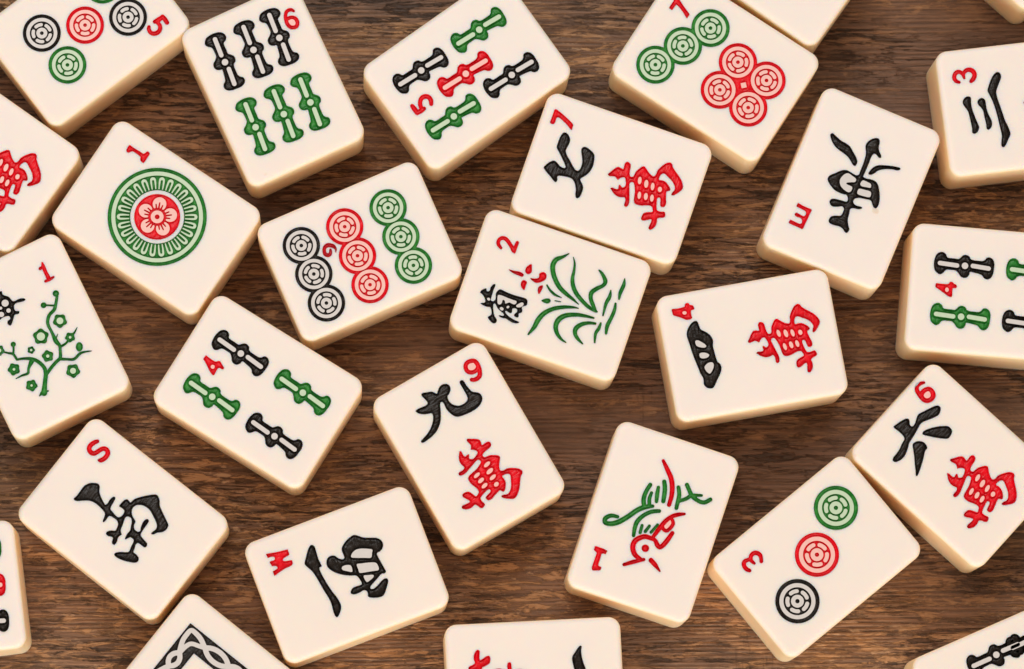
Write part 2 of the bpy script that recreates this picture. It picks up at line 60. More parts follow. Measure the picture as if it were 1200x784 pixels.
["-","p",[9.38,-1.09,9.4,-1.52,9.28,-1.81,9.05,-1.87,8.81,-1.66,8.65,-1.26,8.62,-0.84,8.75,-0.54,8.97,-0.49,9.22,-0.7]]]],
["three_character","black",[["+","p",[-13.36,2.08,-12.9,2.85,-12.16,3.17,-11.57,2.82,-11.64,1.76,-11.61,0.57,-11.36,-0.64,-11.05,-1.86,-10.73,-2.97,-10.69,-3.56,-11.14,-4.34,-11.77,-4.62,-12.2,-4.33,-12.14,-3.51,-12.23,-2.43,-12.35,-1.0,-12.55,0.21,-13.12,1.22]],
["+","p",[-10.35,1.72,-10.04,2.28,-9.35,2.51,-8.77,2.08,-8.69,1.29,-8.66,0.22,-8.42,-0.99,-8.03,-2.1,-7.95,-2.94,-8.24,-3.73,-8.84,-4.13,-9.19,-3.78,-9.18,-2.79,-9.34,-1.35,-9.42,-0.16,-9.79,0.59,-10.19,1.11]],
["+","p",[-8.0,3.82,-7.73,4.62,-7.25,5.63,-6.64,6.62,-5.84,7.36,-5.21,7.36,-4.86,6.77,-4.95,6.07,-5.42,5.18,-5.89,4.28,-6.25,3.38,-6.19,2.07,-5.89,0.73,-5.54,-1.09,-5.18,-2.79,-4.75,-4.02,-4.5,-5.12,-4.57,-5.7,-5.09,-6.58,-5.69,-7.58,-6.23,-8.06,-6.65,-7.7,-6.51,-6.65,-6.3,-5.61,-6.42,-4.18,-6.57,-2.63,-6.73,-1.19,-6.99,0.38,-7.29,1.72,-7.72,2.96]]]],
["numeral","red",[["+","s",[-13.5,6.24,0.3,-14.13,6.58,0.41,-14.41,7.29,0.43,-14.14,8.01,0.43,-13.55,8.41,0.43,-12.97,8.24,0.41,-12.56,7.76,0.37,-12.39,6.99,0.26]],
["+","s",[-12.5,7.68,0.34,-12.16,8.25,0.41,-11.51,8.58,0.45,-10.72,8.42,0.49,-10.26,7.83,0.49,-10.25,7.15,0.47,-10.64,6.52,0.47,-11.09,6.16,0.37]]]]],"wanl":[["wan_character","red",[["+","p",[-1.22,0.62,-0.82,1.3,-0.38,2.05,0.18,2.67,0.8,2.7,1.37,2.61,1.34,3.24,1.33,3.88,1.71,4.34,2.33,4.18,2.64,3.7,2.76,2.92,2.93,2.15,3.26,1.67,3.76,1.8,3.89,2.37,3.98,2.99,4.33,3.66,4.8,4.34,5.31,4.57,5.82,4.23,6.46,3.74,7.12,3.38,7.73,3.29,8.02,3.82,8.01,4.52,8.32,5.34,8.84,6.19,9.35,6.77,9.99,7.06,10.5,6.82,10.79,6.33,11.6,5.67,12.51,5.04,13.36,4.28,13.99,3.32,14.04,2.63,13.68,1.98,13.12,1.24,12.67,0.84,12.3,0.88,12.35,1.44,12.58,1.99,12.48,2.55,11.98,3.2,11.34,3.68,10.5,4.1,9.8,4.44,9.32,4.46,9.0,4.04,8.87,3.53,8.97,2.97,9.57,3.06,10.29,3.01,11.01,2.62,11.6,2.12,11.81,1.65,11.48,1.37,11.2,1.16,11.3,0.6,11.61,-0.36,11.88,-1.09,11.83,-1.81,11.46,-2.11,10.97,-2.04,10.73,-1.49,10.59,-0.95,10.33,-0.52,10.0,-0.57,9.86,-0.85,10.03,-1.62,10.3,-2.47,10.62,-3.06,11.33,-3.1,12.08,-2.9,12.44,-3.25,12.55,-3.8,12.17,-4.17,11.65,-4.35,11.2,-4.75,11.37,-5.39,11.35,-6.23,11.01,-6.94,10.57,-7.33,10.14,-7.12,10.14,-6.42,10.23,-5.68,10.09,-5.26,9.48,-5.54,8.91,-5.91,8.37,-6.03,8.08,-5.73,8.07,-5.02,8.3,-4.47,8.87,-4.1,9.79,-3.71,9.71,-3.27,9.4,-2.78,8.86,-2.69,8.1,-2.89,7.29,-3.24,6.4,-3.37,5.81,-3.22,5.5,-2.74,5.3,-1.86,5.04,-0.77,4.57,0.24,4.32,0.63,3.91,0.67,3.62,0.43,3.6,0.02,3.94,-0.92,4.38,-2.19,4.67,-3.03,4.76,-3.82,4.58,-4.41,4.15,-4.51,3.9,-4.2,3.89,-3.54,3.8,-3.1,3.47,-2.79,2.78,-3.03,1.96,-3.04,1.15,-2.73,0.52,-2.24,0.19,-1.96,0.56,-1.69,1.28,-1.74,1.72,-1.52,1.62,-1.03,1.72,-0.64,2.09,-0.82,2.44,-1.03,2.87,-0.59,2.84,-0.01,2.58,0.6,2.26,1.04,1.76,0.95,1.32,0.52,1.05,0.14,0.8,0.33,0.29,0.58,-0.3,0.47,-0.88,0.33]],
["-","p",[5.67,1.6,5.7,1.15,5.58,0.84,5.35,0.79,5.11,1.01,4.94,1.43,4.91,1.88,5.03,2.19,5.25,2.25,5.5,2.02]],
["-","p",[7.19,1.4,7.22,0.92,7.08,0.59,6.83,0.53,6.56,0.76,6.37,1.21,6.34,1.68,6.48,2.02,6.74,2.08,7.01,1.84]],
["-","p",[8.53,1.31,8.56,0.86,8.44,0.55,8.21,0.49,7.97,0.72,7.8,1.14,7.77,1.59,7.89,1.9,8.12,1.95,8.36,1.73]],
["-","p",[10.17,1.24,10.16,0.92,10.0,0.68,9.75,0.62,9.5,0.76,9.35,1.05,9.36,1.37,9.52,1.61,9.77,1.67,10.02,1.53]],
["-","p",[6.55,-1.3,6.58,-1.74,6.47,-2.04,6.26,-2.09,6.03,-1.87,5.86,-1.46,5.83,-1.02,5.94,-0.72,6.16,-0.67,6.39,-0.89]],
["-","p",[7.92,-1.08,7.95,-1.51,7.81,-1.8,7.57,-1.86,7.32,-1.65,7.15,-1.26,7.13,-0.84,7.27,-0.54,7.5,-0.48,7.76,-0.69]],
["-","p",[9.18,-0.99,9.2,-1.42,9.08,-1.71,8.85,-1.77,8.61,-1.56,8.45,-1.16,8.42,-0.74,8.55,-0.44,8.77,-0.39,9.02,-0.6]]]]],"wanb":[["wan_character","red",[["+","p",[0.52,-0.27,0.12,-0.95,-0.32,-1.7,-0.88,-2.32,-1.5,-2.35,-2.07,-2.26,-2.04,-2.89,-2.03,-3.53,-2.41,-3.99,-3.03,-3.83,-3.34,-3.35,-3.46,-2.57,-3.63,-1.8,-3.96,-1.32,-4.46,-1.45,-4.59,-2.02,-4.68,-2.64,-5.03,-3.31,-5.5,-3.99,-6.01,-4.22,-6.52,-3.88,-7.16,-3.39,-7.82,-3.03,-8.43,-2.94,-8.72,-3.47,-8.71,-4.17,-9.02,-4.99,-9.54,-5.84,-10.05,-6.42,-10.69,-6.71,-11.2,-6.47,-11.49,-5.98,-12.3,-5.32,-13.21,-4.69,-14.06,-3.93,-14.69,-2.97,-14.74,-2.28,-14.38,-1.63,-13.82,-0.89,-13.37,-0.49,-13.0,-0.53,-13.05,-1.09,-13.28,-1.64,-13.18,-2.2,-12.68,-2.85,-12.04,-3.33,-11.2,-3.75,-10.5,-4.09,-10.02,-4.11,-9.7,-3.69,-9.57,-3.18,-9.67,-2.62,-10.27,-2.71,-10.99,-2.66,-11.71,-2.27,-12.3,-1.77,-12.51,-1.3,-12.18,-1.02,-11.9,-0.81,-12.0,-0.25,-12.31,0.71,-12.58,1.44,-12.53,2.16,-12.16,2.46,-11.67,2.39,-11.43,1.84,-11.29,1.3,-11.03,0.87,-10.7,0.92,-10.56,1.2,-10.73,1.97,-11.0,2.82,-11.32,3.41,-12.03,3.45,-12.78,3.25,-13.14,3.6,-13.25,4.15,-12.87,4.52,-12.35,4.7,-11.9,5.1,-12.07,5.74,-12.05,6.58,-11.71,7.29,-11.27,7.68,-10.84,7.47,-10.84,6.77,-10.93,6.03,-10.79,5.61,-10.18,5.89,-9.61,6.26,-9.07,6.38,-8.78,6.08,-8.77,5.37,-9.0,4.82,-9.57,4.45,-10.49,4.06,-10.41,3.62,-10.1,3.13,-9.56,3.04,-8.8,3.24,-7.99,3.59,-7.1,3.72,-6.51,3.57,-6.2,3.09,-6.0,2.21,-5.74,1.12,-5.27,0.11,-5.02,-0.28,-4.61,-0.32,-4.32,-0.08,-4.3,0.33,-4.64,1.27,-5.08,2.54,-5.37,3.38,-5.46,4.17,-5.28,4.76,-4.85,4.86,-4.6,4.55,-4.59,3.89,-4.5,3.45,-4.17,3.14,-3.48,3.38,-2.66,3.39,-1.85,3.08,-1.22,2.59,-0.89,2.31,-1.26,2.04,-1.98,2.09,-2.42,1.87,-2.32,1.38,-2.42,0.99,-2.79,1.17,-3.14,1.38,-3.57,0.94,-3.54,0.36,-3.28,-0.25,-2.96,-0.69,-2.46,-0.6,-2.02,-0.17,-1.75,0.21,-1.5,0.02,-0.99,-0.23,-0.4,-0.12,0.18,0.02]],
["-","p",[-6.37,-1.25,-6.4,-0.8,-6.28,-0.49,-6.05,-0.44,-5.81,-0.66,-5.64,-1.08,-5.61,-1.53,-5.73,-1.84,-5.95,-1.9,-6.2,-1.67]],
["-","p",[-7.89,-1.05,-7.92,-0.57,-7.78,-0.24,-7.53,-0.18,-7.26,-0.41,-7.07,-0.86,-7.04,-1.33,-7.18,-1.67,-7.44,-1.73,-7.71,-1.49]],
["-","p",[-9.23,-0.96,-9.26,-0.51,-9.14,-0.2,-8.91,-0.14,-8.67,-0.37,-8.5,-0.79,-8.47,-1.24,-8.59,-1.55,-8.82,-1.6,-9.06,-1.38]],
["-","p",[-10.87,-0.89,-10.86,-0.57,-10.7,-0.33,-10.45,-0.27,-10.2,-0.41,-10.05,-0.7,-10.06,-1.02,-10.22,-1.26,-10.47,-1.32,-10.72,-1.18]],
["-","p",[-7.25,1.65,-7.28,2.09,-7.17,2.39,-6.96,2.44,-6.73,2.22,-6.56,1.81,-6.53,1.37,-6.64,1.07,-6.86,1.02,-7.09,1.24]],
["-","p",[-8.62,1.43,-8.65,1.86,-8.51,2.15,-8.27,2.21,-8.02,2.0,-7.85,1.61,-7.83,1.19,-7.97,0.89,-8.2,0.83,-8.46,1.04]],
["-","p",[-9.88,1.34,-9.9,1.77,-9.78,2.06,-9.55,2.12,-9.31,1.91,-9.15,1.51,-9.12,1.09,-9.25,0.79,-9.47,0.74,-9.72,0.95]]]],
["black_character","black",[["+","p",[7.66,5.11,8.34,6.27,9.26,7.43,9.7,7.3,9.55,6.39,9.71,4.83,10.08,3.44,10.67,1.7,11.92,-0.76,12.51,-2.51,11.92,-3.85,10.93,-3.11,9.67,-0.99,8.41,1.13,7.9,3.21]]]]],"east":[["east_character","black",[["+","p",[8.41,8.21,8.89,7.86,8.6,7.0,8.17,5.69,8.02,4.49,7.75,3.58,7.01,2.62,6.26,1.67,5.46,1.02,4.57,1.04,4.46,1.52,5.02,2.29,5.62,3.19,5.97,4.3,6.26,5.55,6.66,6.53,7.41,7.48]],
["+","p",[4.05,-1.99,4.72,-2.03,5.71,-2.44,6.48,-3.25,6.98,-4.5,7.42,-5.94,7.67,-7.29,7.48,-7.63,6.99,-7.25,6.69,-5.91,6.11,-4.54,5.36,-3.55,4.57,-3.06,4.0,-2.49]],
["+","p",[8.98,0.68,9.79,0.69,10.7,0.25,11.41,-0.58,11.46,-1.31,10.81,-1.71,9.89,-1.86,9.11,-2.34,8.55,-2.95,8.05,-3.09,7.93,-2.66,8.29,-1.96,8.24,-1.46,7.49,-1.22,6.2,-1.27,5.04,-1.25,3.73,-1.24,3.08,-1.25,2.98,-1.94,3.16,-2.83,3.18,-3.8,2.71,-4.63,1.57,-5.42,0.2,-6.05,-0.99,-6.31,-1.89,-6.13,-1.9,-5.55,-1.38,-5.02,-0.85,-4.48,-1.04,-3.26,-1.31,-2.08,-1.86,-1.33,-2.59,-1.38,-2.94,-2.1,-2.81,-3.18,-3.0,-3.49,-3.46,-2.96,-3.67,-1.92,-4.08,-1.34,-4.99,-1.49,-6.22,-1.67,-7.3,-2.21,-8.05,-2.75,-8.84,-2.58,-8.9,-2.13,-8.44,-1.45,-8.26,-0.57,-8.44,0.49,-8.37,1.48,-7.87,1.85,-7.06,1.7,-6.52,0.95,-6.11,-0.01,-5.38,-0.19,-4.59,-0.13,-4.24,0.43,-4.73,1.36,-5.0,2.38,-4.48,3.08,-3.83,3.09,-3.43,2.54,-3.19,1.35,-3.0,-0.03,-2.32,-0.07,-1.74,0.49,-1.87,1.57,-1.78,2.9,-1.38,3.87,-0.67,4.9,-0.02,5.3,0.74,5.06,1.56,4.27,2.5,3.36,2.99,2.43,2.93,1.43,2.78,0.24,3.15,-0.25,3.96,-0.24,5.59,-0.22,7.16,-0.06,8.03,0.2]],
["-","p",[0.38,2.81,1.19,2.82,2.12,2.4,2.53,1.76,2.32,0.7,2.08,-0.04,1.46,-0.14,1.03,0.66,0.68,1.32,0.35,1.35,0.3,0.68,0.2,-0.01,-0.7,-0.05,-1.07,0.44,-0.86,1.5,-0.4,2.33]],
["-","p",[1.85,-1.27,2.38,-1.54,2.37,-2.67,2.24,-3.28,1.57,-3.48,1.36,-2.76,1.15,-1.72,1.4,-1.29]],
["-","p",[-0.01,-1.29,0.5,-1.5,0.69,-2.55,0.8,-3.74,0.2,-4.11,-0.36,-3.95,-0.6,-2.76,-0.65,-1.55]]]],
["letter","red",[["+","p",[-7.08,8.84,-7.2,7.82,-7.22,6.84,-7.29,5.85,-8.1,5.84,-9.32,5.88,-10.44,5.95,-11.43,5.98,-11.73,6.18,-11.69,6.73,-11.66,7.82,-11.6,9.08,-11.12,9.12,-10.84,8.96,-10.88,8.03,-10.9,7.05,-10.59,6.7,-9.97,6.9,-9.73,7.37,-9.81,7.94,-9.69,8.57,-9.3,8.68,-9.03,8.42,-9.11,7.58,-9.12,6.82,-8.64,6.59,-8.1,6.86,-8.0,7.39,-7.94,8.16,-7.84,8.96,-7.41,8.97]]]]],"south":[["south_character","black",[["+","p",[-10.29,-2.86,-10.16,-2.03,-10.2,-0.88,-10.21,0.43,-9.73,1.48,-8.86,2.23,-8.17,2.47,-7.63,2.16,-7.11,1.4,-6.23,0.77,-5.3,0.33,-4.51,0.08,-4.36,0.63,-4.45,1.29,-4.36,2.1,-4.07,2.47,-3.73,2.3,-3.53,1.43,-3.39,0.51,-3.12,-0.01,-2.41,-0.17,-1.52,-0.36,-0.86,-0.28,-0.55,0.26,-0.55,0.99,-0.82,1.51,-1.46,1.59,-2.16,1.54,-2.22,2.17,-2.11,3.14,-1.76,3.62,-1.15,3.59,-0.83,3.56,-0.63,4.59,0.17,5.81,1.06,6.89,2.05,7.87,2.71,7.95,3.56,7.44,4.13,6.72,5.21,6.1,6.45,5.47,7.61,4.92,8.06,4.54,8.2,3.62,7.86,2.77,7.21,2.11,6.79,1.34,6.33,1.19,6.34,1.72,6.51,2.44,6.26,3.12,5.5,3.7,4.34,4.25,3.24,4.7,2.18,4.75,1.22,4.49,0.43,3.81,0.21,2.99,0.5,2.26,1.09,1.7,1.95,1.35,2.38,1.1,2.58,0.38,3.17,-0.18,3.91,-0.19,4.25,0.23,3.88,0.96,3.59,2.05,3.71,2.82,4.12,3.05,4.46,2.73,4.54,1.77,4.59,0.79,4.73,-0.12,5.18,-0.5,6.22,-0.71,6.94,-0.88,7.21,-1.4,6.96,-1.82,6.26,-1.85,5.43,-1.92,5.28,-2.47,5.6,-3.24,5.85,-3.93,6.59,-3.93,7.38,-4.19,7.72,-4.8,7.36,-5.46,6.35,-6.02,5.26,-6.5,4.04,-6.81,3.18,-6.75,3.13,-6.21,3.75,-5.52,4.59,-4.92,5.06,-4.4,4.78,-3.31,4.56,-2.31,4.28,-1.95,3.54,-1.94,3.23,-2.47,2.99,-2.9,2.75,-2.71,2.57,-1.82,2.59,-0.93,2.16,-0.1,1.86,0.54,1.27,1.1,0.69,1.09,0.27,0.7,0.4,-0.02,0.78,-1.04,1.01,-1.88,1.47,-2.4,1.79,-2.58,1.66,-3.07,1.63,-3.59,1.95,-4.36,1.95,-5.09,1.57,-5.24,1.18,-4.97,0.89,-4.32,0.5,-4.19,-0.12,-4.52,-0.76,-4.45,-0.87,-3.94,-0.38,-3.27,0.28,-2.81,0.23,-2.2,-0.02,-1.52,-0.54,-1.05,-1.35,-0.95,-2.26,-1.09,-2.55,-1.46,-2.48,-2.28,-2.62,-2.92,-2.92,-2.77,-3.18,-1.96,-3.52,-1.35,-4.31,-1.09,-5.45,-0.95,-6.6,-0.98,-7.63,-1.35,-8.62,-2.13,-9.39,-2.82,-9.95,-3.03]]]],
["letter","red",[["+","s",[-13.75,9.09,0.39,-14.1,8.48,0.47,-14.32,7.64,0.49,-14.12,6.9,0.49,-13.44,6.54,0.49,-12.8,6.71,0.49,-12.44,7.38,0.47,-12.15,8.28,0.47,-11.61,8.87,0.47,-10.87,8.78,0.49,-10.47,8.2,0.49,-10.48,7.3,0.49,-10.78,6.56,0.47,-11.12,6.29,0.29]]]]],"west":[["west_character","black",[["+","p",[-7.17,5.06,-6.52,6.1,-5.67,7.32,-4.88,8.06,-4.37,8.04,-4.07,7.49,-4.15,6.23,-4.24,4.98,-4.13,3.9,-4.16,3.35,-4.61,3.31,-4.76,2.6,-4.62,1.25,-4.35,-0.4,-3.96,-2.09,-3.49,-3.56,-3.28,-5.05,-3.47,-5.88,-4.03,-6.69,-4.78,-7.31,-5.14,-6.92,-5.18,-6.0,-5.01,-4.52,-5.1,-3.07,-5.42,-1.53,-5.72,0.38,-6.0,2.04,-6.33,3.19,-6.86,4.17]],
["+","p",[-2.95,3.84,-2.51,4.45,-1.78,4.69,-0.97,4.45,-0.38,3.64,0.35,3.18,0.76,3.46,0.75,4.24,0.78,5.0,1.15,5.64,2.05,6.32,3.14,6.81,4.1,6.97,4.84,6.55,5.73,5.83,7.06,5.27,8.27,4.74,8.89,3.98,8.97,3.18,8.56,2.43,7.89,2.04,7.2,1.92,7.1,1.31,7.31,-0.19,7.48,-1.41,7.56,-2.22,7.1,-2.43,6.49,-2.33,5.52,-2.86,4.39,-3.46,3.57,-3.92,3.52,-4.42,4.12,-4.52,5.01,-4.21,5.98,-3.68,6.85,-3.42,7.32,-3.67,7.24,-4.29,6.52,-5.3,5.8,-6.19,5.14,-6.58,4.14,-6.51,3.0,-6.1,2.42,-5.62,2.61,-4.97,2.49,-4.41,1.95,-4.13,1.12,-4.28,0.1,-4.27,-0.53,-3.91,-0.48,-3.41,0.23,-2.91,1.14,-2.87,2.04,-2.88,2.16,-2.23,1.9,-1.22,1.55,-0.78,0.54,-0.4,-0.76,0.25,-1.96,1.15,-2.76,2.09,-3.11,3.0]],
["-","p",[2.07,2.97,2.44,3.6,3.37,4.02,4.48,3.9,5.81,3.35,6.54,2.89,6.24,2.28,5.75,1.49,4.5,1.91,2.92,2.51]],
["-","p",[-0.54,1.51,-0.15,1.87,0.73,1.8,1.36,1.43,1.39,0.64,1.13,0.15,0.39,0.58,-0.33,1.04]],
["-","p",[2.57,1.23,3.41,1.09,4.83,0.75,6.18,0.24,6.46,-0.38,6.43,-1.14,6.08,-1.39,4.89,-1.13,3.46,-0.84,2.53,-0.56,2.52,0.22]],
["-","p",[3.06,-1.41,3.82,-1.57,4.86,-1.89,4.82,-2.33,4.04,-2.68,3.27,-2.83,3.03,-2.3]]]],
["letter","red",[["+","p",[-13.67,9.64,-12.26,9.39,-10.94,9.17,-9.46,9.0,-9.33,8.74,-9.36,7.96,-9.7,7.76,-10.59,7.63,-10.99,7.31,-10.74,6.98,-9.87,6.79,-9.33,6.63,-9.31,6.3,-9.43,5.87,-9.93,5.64,-10.89,5.59,-11.89,5.41,-12.92,5.14,-13.65,4.95,-13.69,5.34,-13.67,5.89,-13.26,5.97,-12.65,6.12,-12.54,6.4,-12.79,6.73,-13.42,6.92,-13.54,7.34,-13.62,7.89,-13.17,7.95,-12.62,7.93,-12.34,8.3,-12.55,8.61,-13.14,8.79,-13.66,8.78,-13.69,9.18]]]]],"orchid":[["orchid_character","black",[["+","p",[-13.64,-4.21,-13.48,-3.66,-13.07,-3.24,-12.72,-3.04,-12.55,-3.34,-12.34,-3.54,-11.94,-3.27,-11.97,-2.57,-11.67,-1.83,-11.31,-1.64,-11.18,-2.02,-11.24,-2.88,-11.21,-3.57,-11.16,-4.33,-11.12,-4.95,-10.9,-5.09,-10.56,-5.04,-10.28,-4.66,-10.35,-4.05,-10.56,-3.42,-10.42,-2.81,-10.09,-2.34,-9.55,-2.29,-8.67,-2.41,-7.25,-2.48,-5.88,-2.42,-4.64,-2.35,-4.14,-2.59,-3.9,-3.08,-3.92,-3.64,-4.25,-3.9,-4.64,-4.18,-4.6,-4.51,-4.35,-4.92,-4.38,-5.35,-4.66,-5.56,-4.85,-5.8,-4.68,-6.3,-4.87,-6.58,-5.43,-6.56,-5.66,-6.29,-5.52,-5.89,-5.3,-5.53,-5.45,-5.09,-5.85,-4.95,-6.33,-5.16,-6.36,-5.48,-6.25,-5.79,-6.34,-6.15,-6.81,-6.2,-7.36,-6.04,-7.58,-6.19,-7.41,-6.48,-6.89,-6.79,-6.09,-7.07,-5.19,-7.25,-4.34,-7.31,-4.21,-7.47,-4.6,-7.75,-5.39,-7.89,-6.12,-7.79,-6.9,-7.57,-7.57,-7.66,-8.13,-7.64,-8.53,-7.5,-8.39,-7.31,-7.84,-7.26,-7.57,-7.03,-7.89,-6.71,-8.54,-6.45,-9.21,-6.12,-9.72,-5.66,-10.02,-5.41,-10.31,-5.58,-10.19,-6.11,-9.83,-6.97,-9.34,-7.78,-8.75,-8.28,-8.56,-8.63,-8.68,-9.1,-9.09,-9.31,-9.64,-9.15,-10.35,-8.7,-10.52,-8.4,-10.27,-8.11,-10.05,-7.75,-10.16,-7.22,-10.5,-6.64,-10.8,-6.39,-11.44,-6.54,-12.15,-6.51,-12.76,-6.37,-12.8,-6.24,-12.45,-6.05,-12.1,-5.86,-12.08,-5.5,-12.38,-5.04,-12.8,-4.62,-13.31,-4.37]],
["-","p",[-10.04,-3.73,-9.85,-3.45,-9.04,-3.38,-8.03,-3.46,-6.91,-3.49,-6.13,-3.5,-6.05,-3.96,-6.35,-4.28,-6.92,-4.26,-7.36,-4.21,-7.81,-4.51,-8.1,-4.68,-8.32,-4.26,-8.65,-4.09,-8.86,-4.31,-8.79,-4.71,-8.93,-5.11,-9.22,-5.28,-9.54,-5.18,-9.82,-4.57]],
["-","p",[-5.85,-4.32,-5.52,-3.85,-4.99,-3.38,-4.61,-3.46,-4.54,-3.86,-4.77,-4.22,-5.16,-4.5,-5.68,-4.61]],
["-","p",[-11.9,-5.01,-11.73,-4.7,-11.36,-4.75,-11.25,-5.07,-11.54,-5.24]],
["-","p",[-8.86,-5.93,-8.55,-5.61,-8.07,-5.79,-8.14,-6.21,-8.54,-6.24]],
["-","p",[-7.64,-5.22,-7.39,-4.92,-7.1,-5.03,-7.22,-5.42,-7.49,-5.45]]]],
["orchid_leaves","green",[["+","s",[0.75,9.14,0.12,-0.17,8.14,0.32,-1.24,7.2,0.49,-1.54,6.02,0.52,-1.16,4.75,0.49,-0.21,3.38,0.49,1.22,2.05,0.47,2.9,1.23,0.41,4.5,0.65,0.29,5.97,0.04,0.09]],
["+","s",[1.86,8.76,0.09,2.5,7.71,0.2,2.89,6.16,0.29,3.11,4.54,0.38,3.8,3.09,0.44,4.9,1.92,0.44,6.33,1.01,0.41,7.84,0.27,0.38,9.23,-0.1,0.32,9.95,-0.18,0.2]],
["+","s",[7.67,7.96,0.17,8.44,7.52,0.32,9.54,6.35,0.44,9.46,5.34,0.38,8.43,4.28,0.44,7.69,3.17,0.47,7.9,1.98,0.41,8.76,0.87,0.41,9.76,-0.19,0.26]],
["+","s",[-1.37,1.63,0.15,-0.48,0.9,0.23,0.84,0.31,0.26,2.28,0.19,0.07]],
["+","s",[1.24,-0.85,0.12,2.43,-0.66,0.09]],
["+","s",[6.23,-0.74,0.09,5.04,-0.93,0.26,3.28,-1.51,0.38,1.4,-2.54,0.44,-0.05,-4.02,0.49,-0.74,-5.67,0.52,-1.01,-7.32,0.44,-1.66,-9.09,0.17]],
["+","s",[9.74,-1.61,0.2,8.11,-1.75,0.32,6.28,-2.11,0.41,4.33,-2.93,0.49,3.21,-4.16,0.55,3.02,-5.63,0.49,3.74,-6.93,0.41,4.88,-7.8,0.29,6.06,-8.15,0.12]],
["+","s",[10.41,-2.58,0.26,9.07,-2.91,0.35,7.8,-3.69,0.44,7.06,-4.79,0.49,7.23,-5.86,0.41,8.12,-6.67,0.35,9.32,-7.3,0.15]],
["+","s",[11.46,-2.13,0.2,11.43,-3.27,0.35,11.15,-4.49,0.32,11.56,-6.26,0.17]],
["+","s",[12.99,2.62,0.23,13.22,1.29,0.35,13.11,-0.43,0.38,12.88,-2.2,0.41,13.13,-3.75,0.26]],
["+","s",[13.11,8.02,0.12,13.34,6.69,0.38,13.19,5.09,0.38,13.37,3.74,0.2]],
["+","s",[11.22,4.88,0.12,11.41,3.48,0.38,11.17,1.99,0.35,11.37,-0.48,0.17]],
["+","p",[-1.39,-1.76,-0.77,-1.1,-0.03,-0.83,0.41,-1.13,0.26,-1.67,-0.34,-1.96]]]],
["orchid_flower","red",[["+","p",[-9.71,2.11,-8.62,2.21,-7.44,2.42,-6.51,2.18,-6.59,1.59,-7.43,1.58,-8.72,1.69]],
["+","p",[-5.68,4.64,-5.33,3.86,-5.14,3.08,-5.64,2.48,-6.32,2.67,-6.53,3.44,-6.22,4.17]],
["+","p",[-6.0,1.09,-5.37,0.89,-5.35,0.19,-5.35,-0.8,-5.98,-0.6,-6.44,0.09,-6.4,0.81]],
["+","p",[-5.0,1.86,-4.1,2.09,-3.42,2.55,-3.56,3.35,-2.91,3.91,-2.19,3.68,-1.96,2.78,-2.52,1.96,-3.44,1.36,-4.31,1.45]],
["+","p",[-2.16,1.3,-1.99,0.65,-2.27,-0.66,-2.76,-0.04,-2.82,0.79]]]],
["numeral","red",[["+","s",[-12.61,5.74,0.3,-13.19,6.12,0.37,-13.51,6.58,0.39,-13.46,7.26,0.39,-12.98,7.75,0.41,-12.34,7.81,0.41,-11.66,7.47,0.41,-11.09,7.01,0.39,-10.55,6.62,0.43,-10.06,6.14,0.48,-9.72,5.76,0.22]],
["+","s",[-9.9,6.03,0.39,-9.89,6.85,0.39,-9.83,7.86,0.35]]]]],"plum":[["plum_tree","green",[["+","s",[11.03,-3.56,0.65,10.05,-2.98,0.5,8.78,-2.2,0.44,7.62,-1.51,0.44,6.4,-1.31,0.38,5.0,-1.78,0.38,3.82,-2.69,0.35,2.96,-4.24,0.27,2.56,-5.52,0.24]],
["+","s",[11.2,-4.69,0.09,10.84,-3.73,0.38,11.07,-2.59,0.12]],
["+","s",[2.56,-5.52,0.24,1.24,-5.7,0.27,0.66,-6.41,0.21,-0.01,-7.23,0.18,-0.6,-7.76,0.3]],
["+","s",[1.24,-5.7,0.21,0.34,-5.17,0.21,-0.37,-4.93,0.21]],
["+","s",[4.21,-3.04,0.5,5.16,-4.16,0.27,6.03,-4.74,0.27,5.91,-6.0,0.21,5.95,-7.39,0.07]],
["+","s",[7.84,-1.42,0.33,7.05,0.01,0.35,6.44,1.46,0.35,6.09,2.45,0.35,4.75,3.1,0.3,3.75,3.42,0.33,2.62,3.15,0.47,0.82,3.2,0.3,-1.32,3.25,0.33,-2.66,4.24,0.35,-3.28,5.69,0.35,-4.47,6.66,0.3,-5.46,7.34,0.3]],
["+","s",[-3.89,6.14,0.21,-4.55,4.99,0.18,-4.99,4.11,0.18]],
["+","s",[2.22,3.35,0.18,1.53,4.11,0.07]],
["+","s",[4.08,3.42,0.27,3.94,4.81,0.24,3.32,5.93,0.24,2.78,7.18,0.21,2.05,8.19,0.07]],
["+","s",[6.31,2.35,0.33,7.01,3.64,0.27,7.55,4.86,0.3,7.05,6.42,0.27,7.25,7.63,0.18,7.6,8.68,0.09]],
["+","c",[-6.05,7.36,0.65]],
["+","c",[-4.99,4.11,0.59]],
["+","c",[-0.55,-4.83,0.53]],
["+","p",[6.1,7.51,6.54,7.14,6.69,6.67,6.5,6.28,6.03,6.11,5.47,6.23,5.02,6.6,4.87,7.07,5.06,7.46,5.53,7.63]],
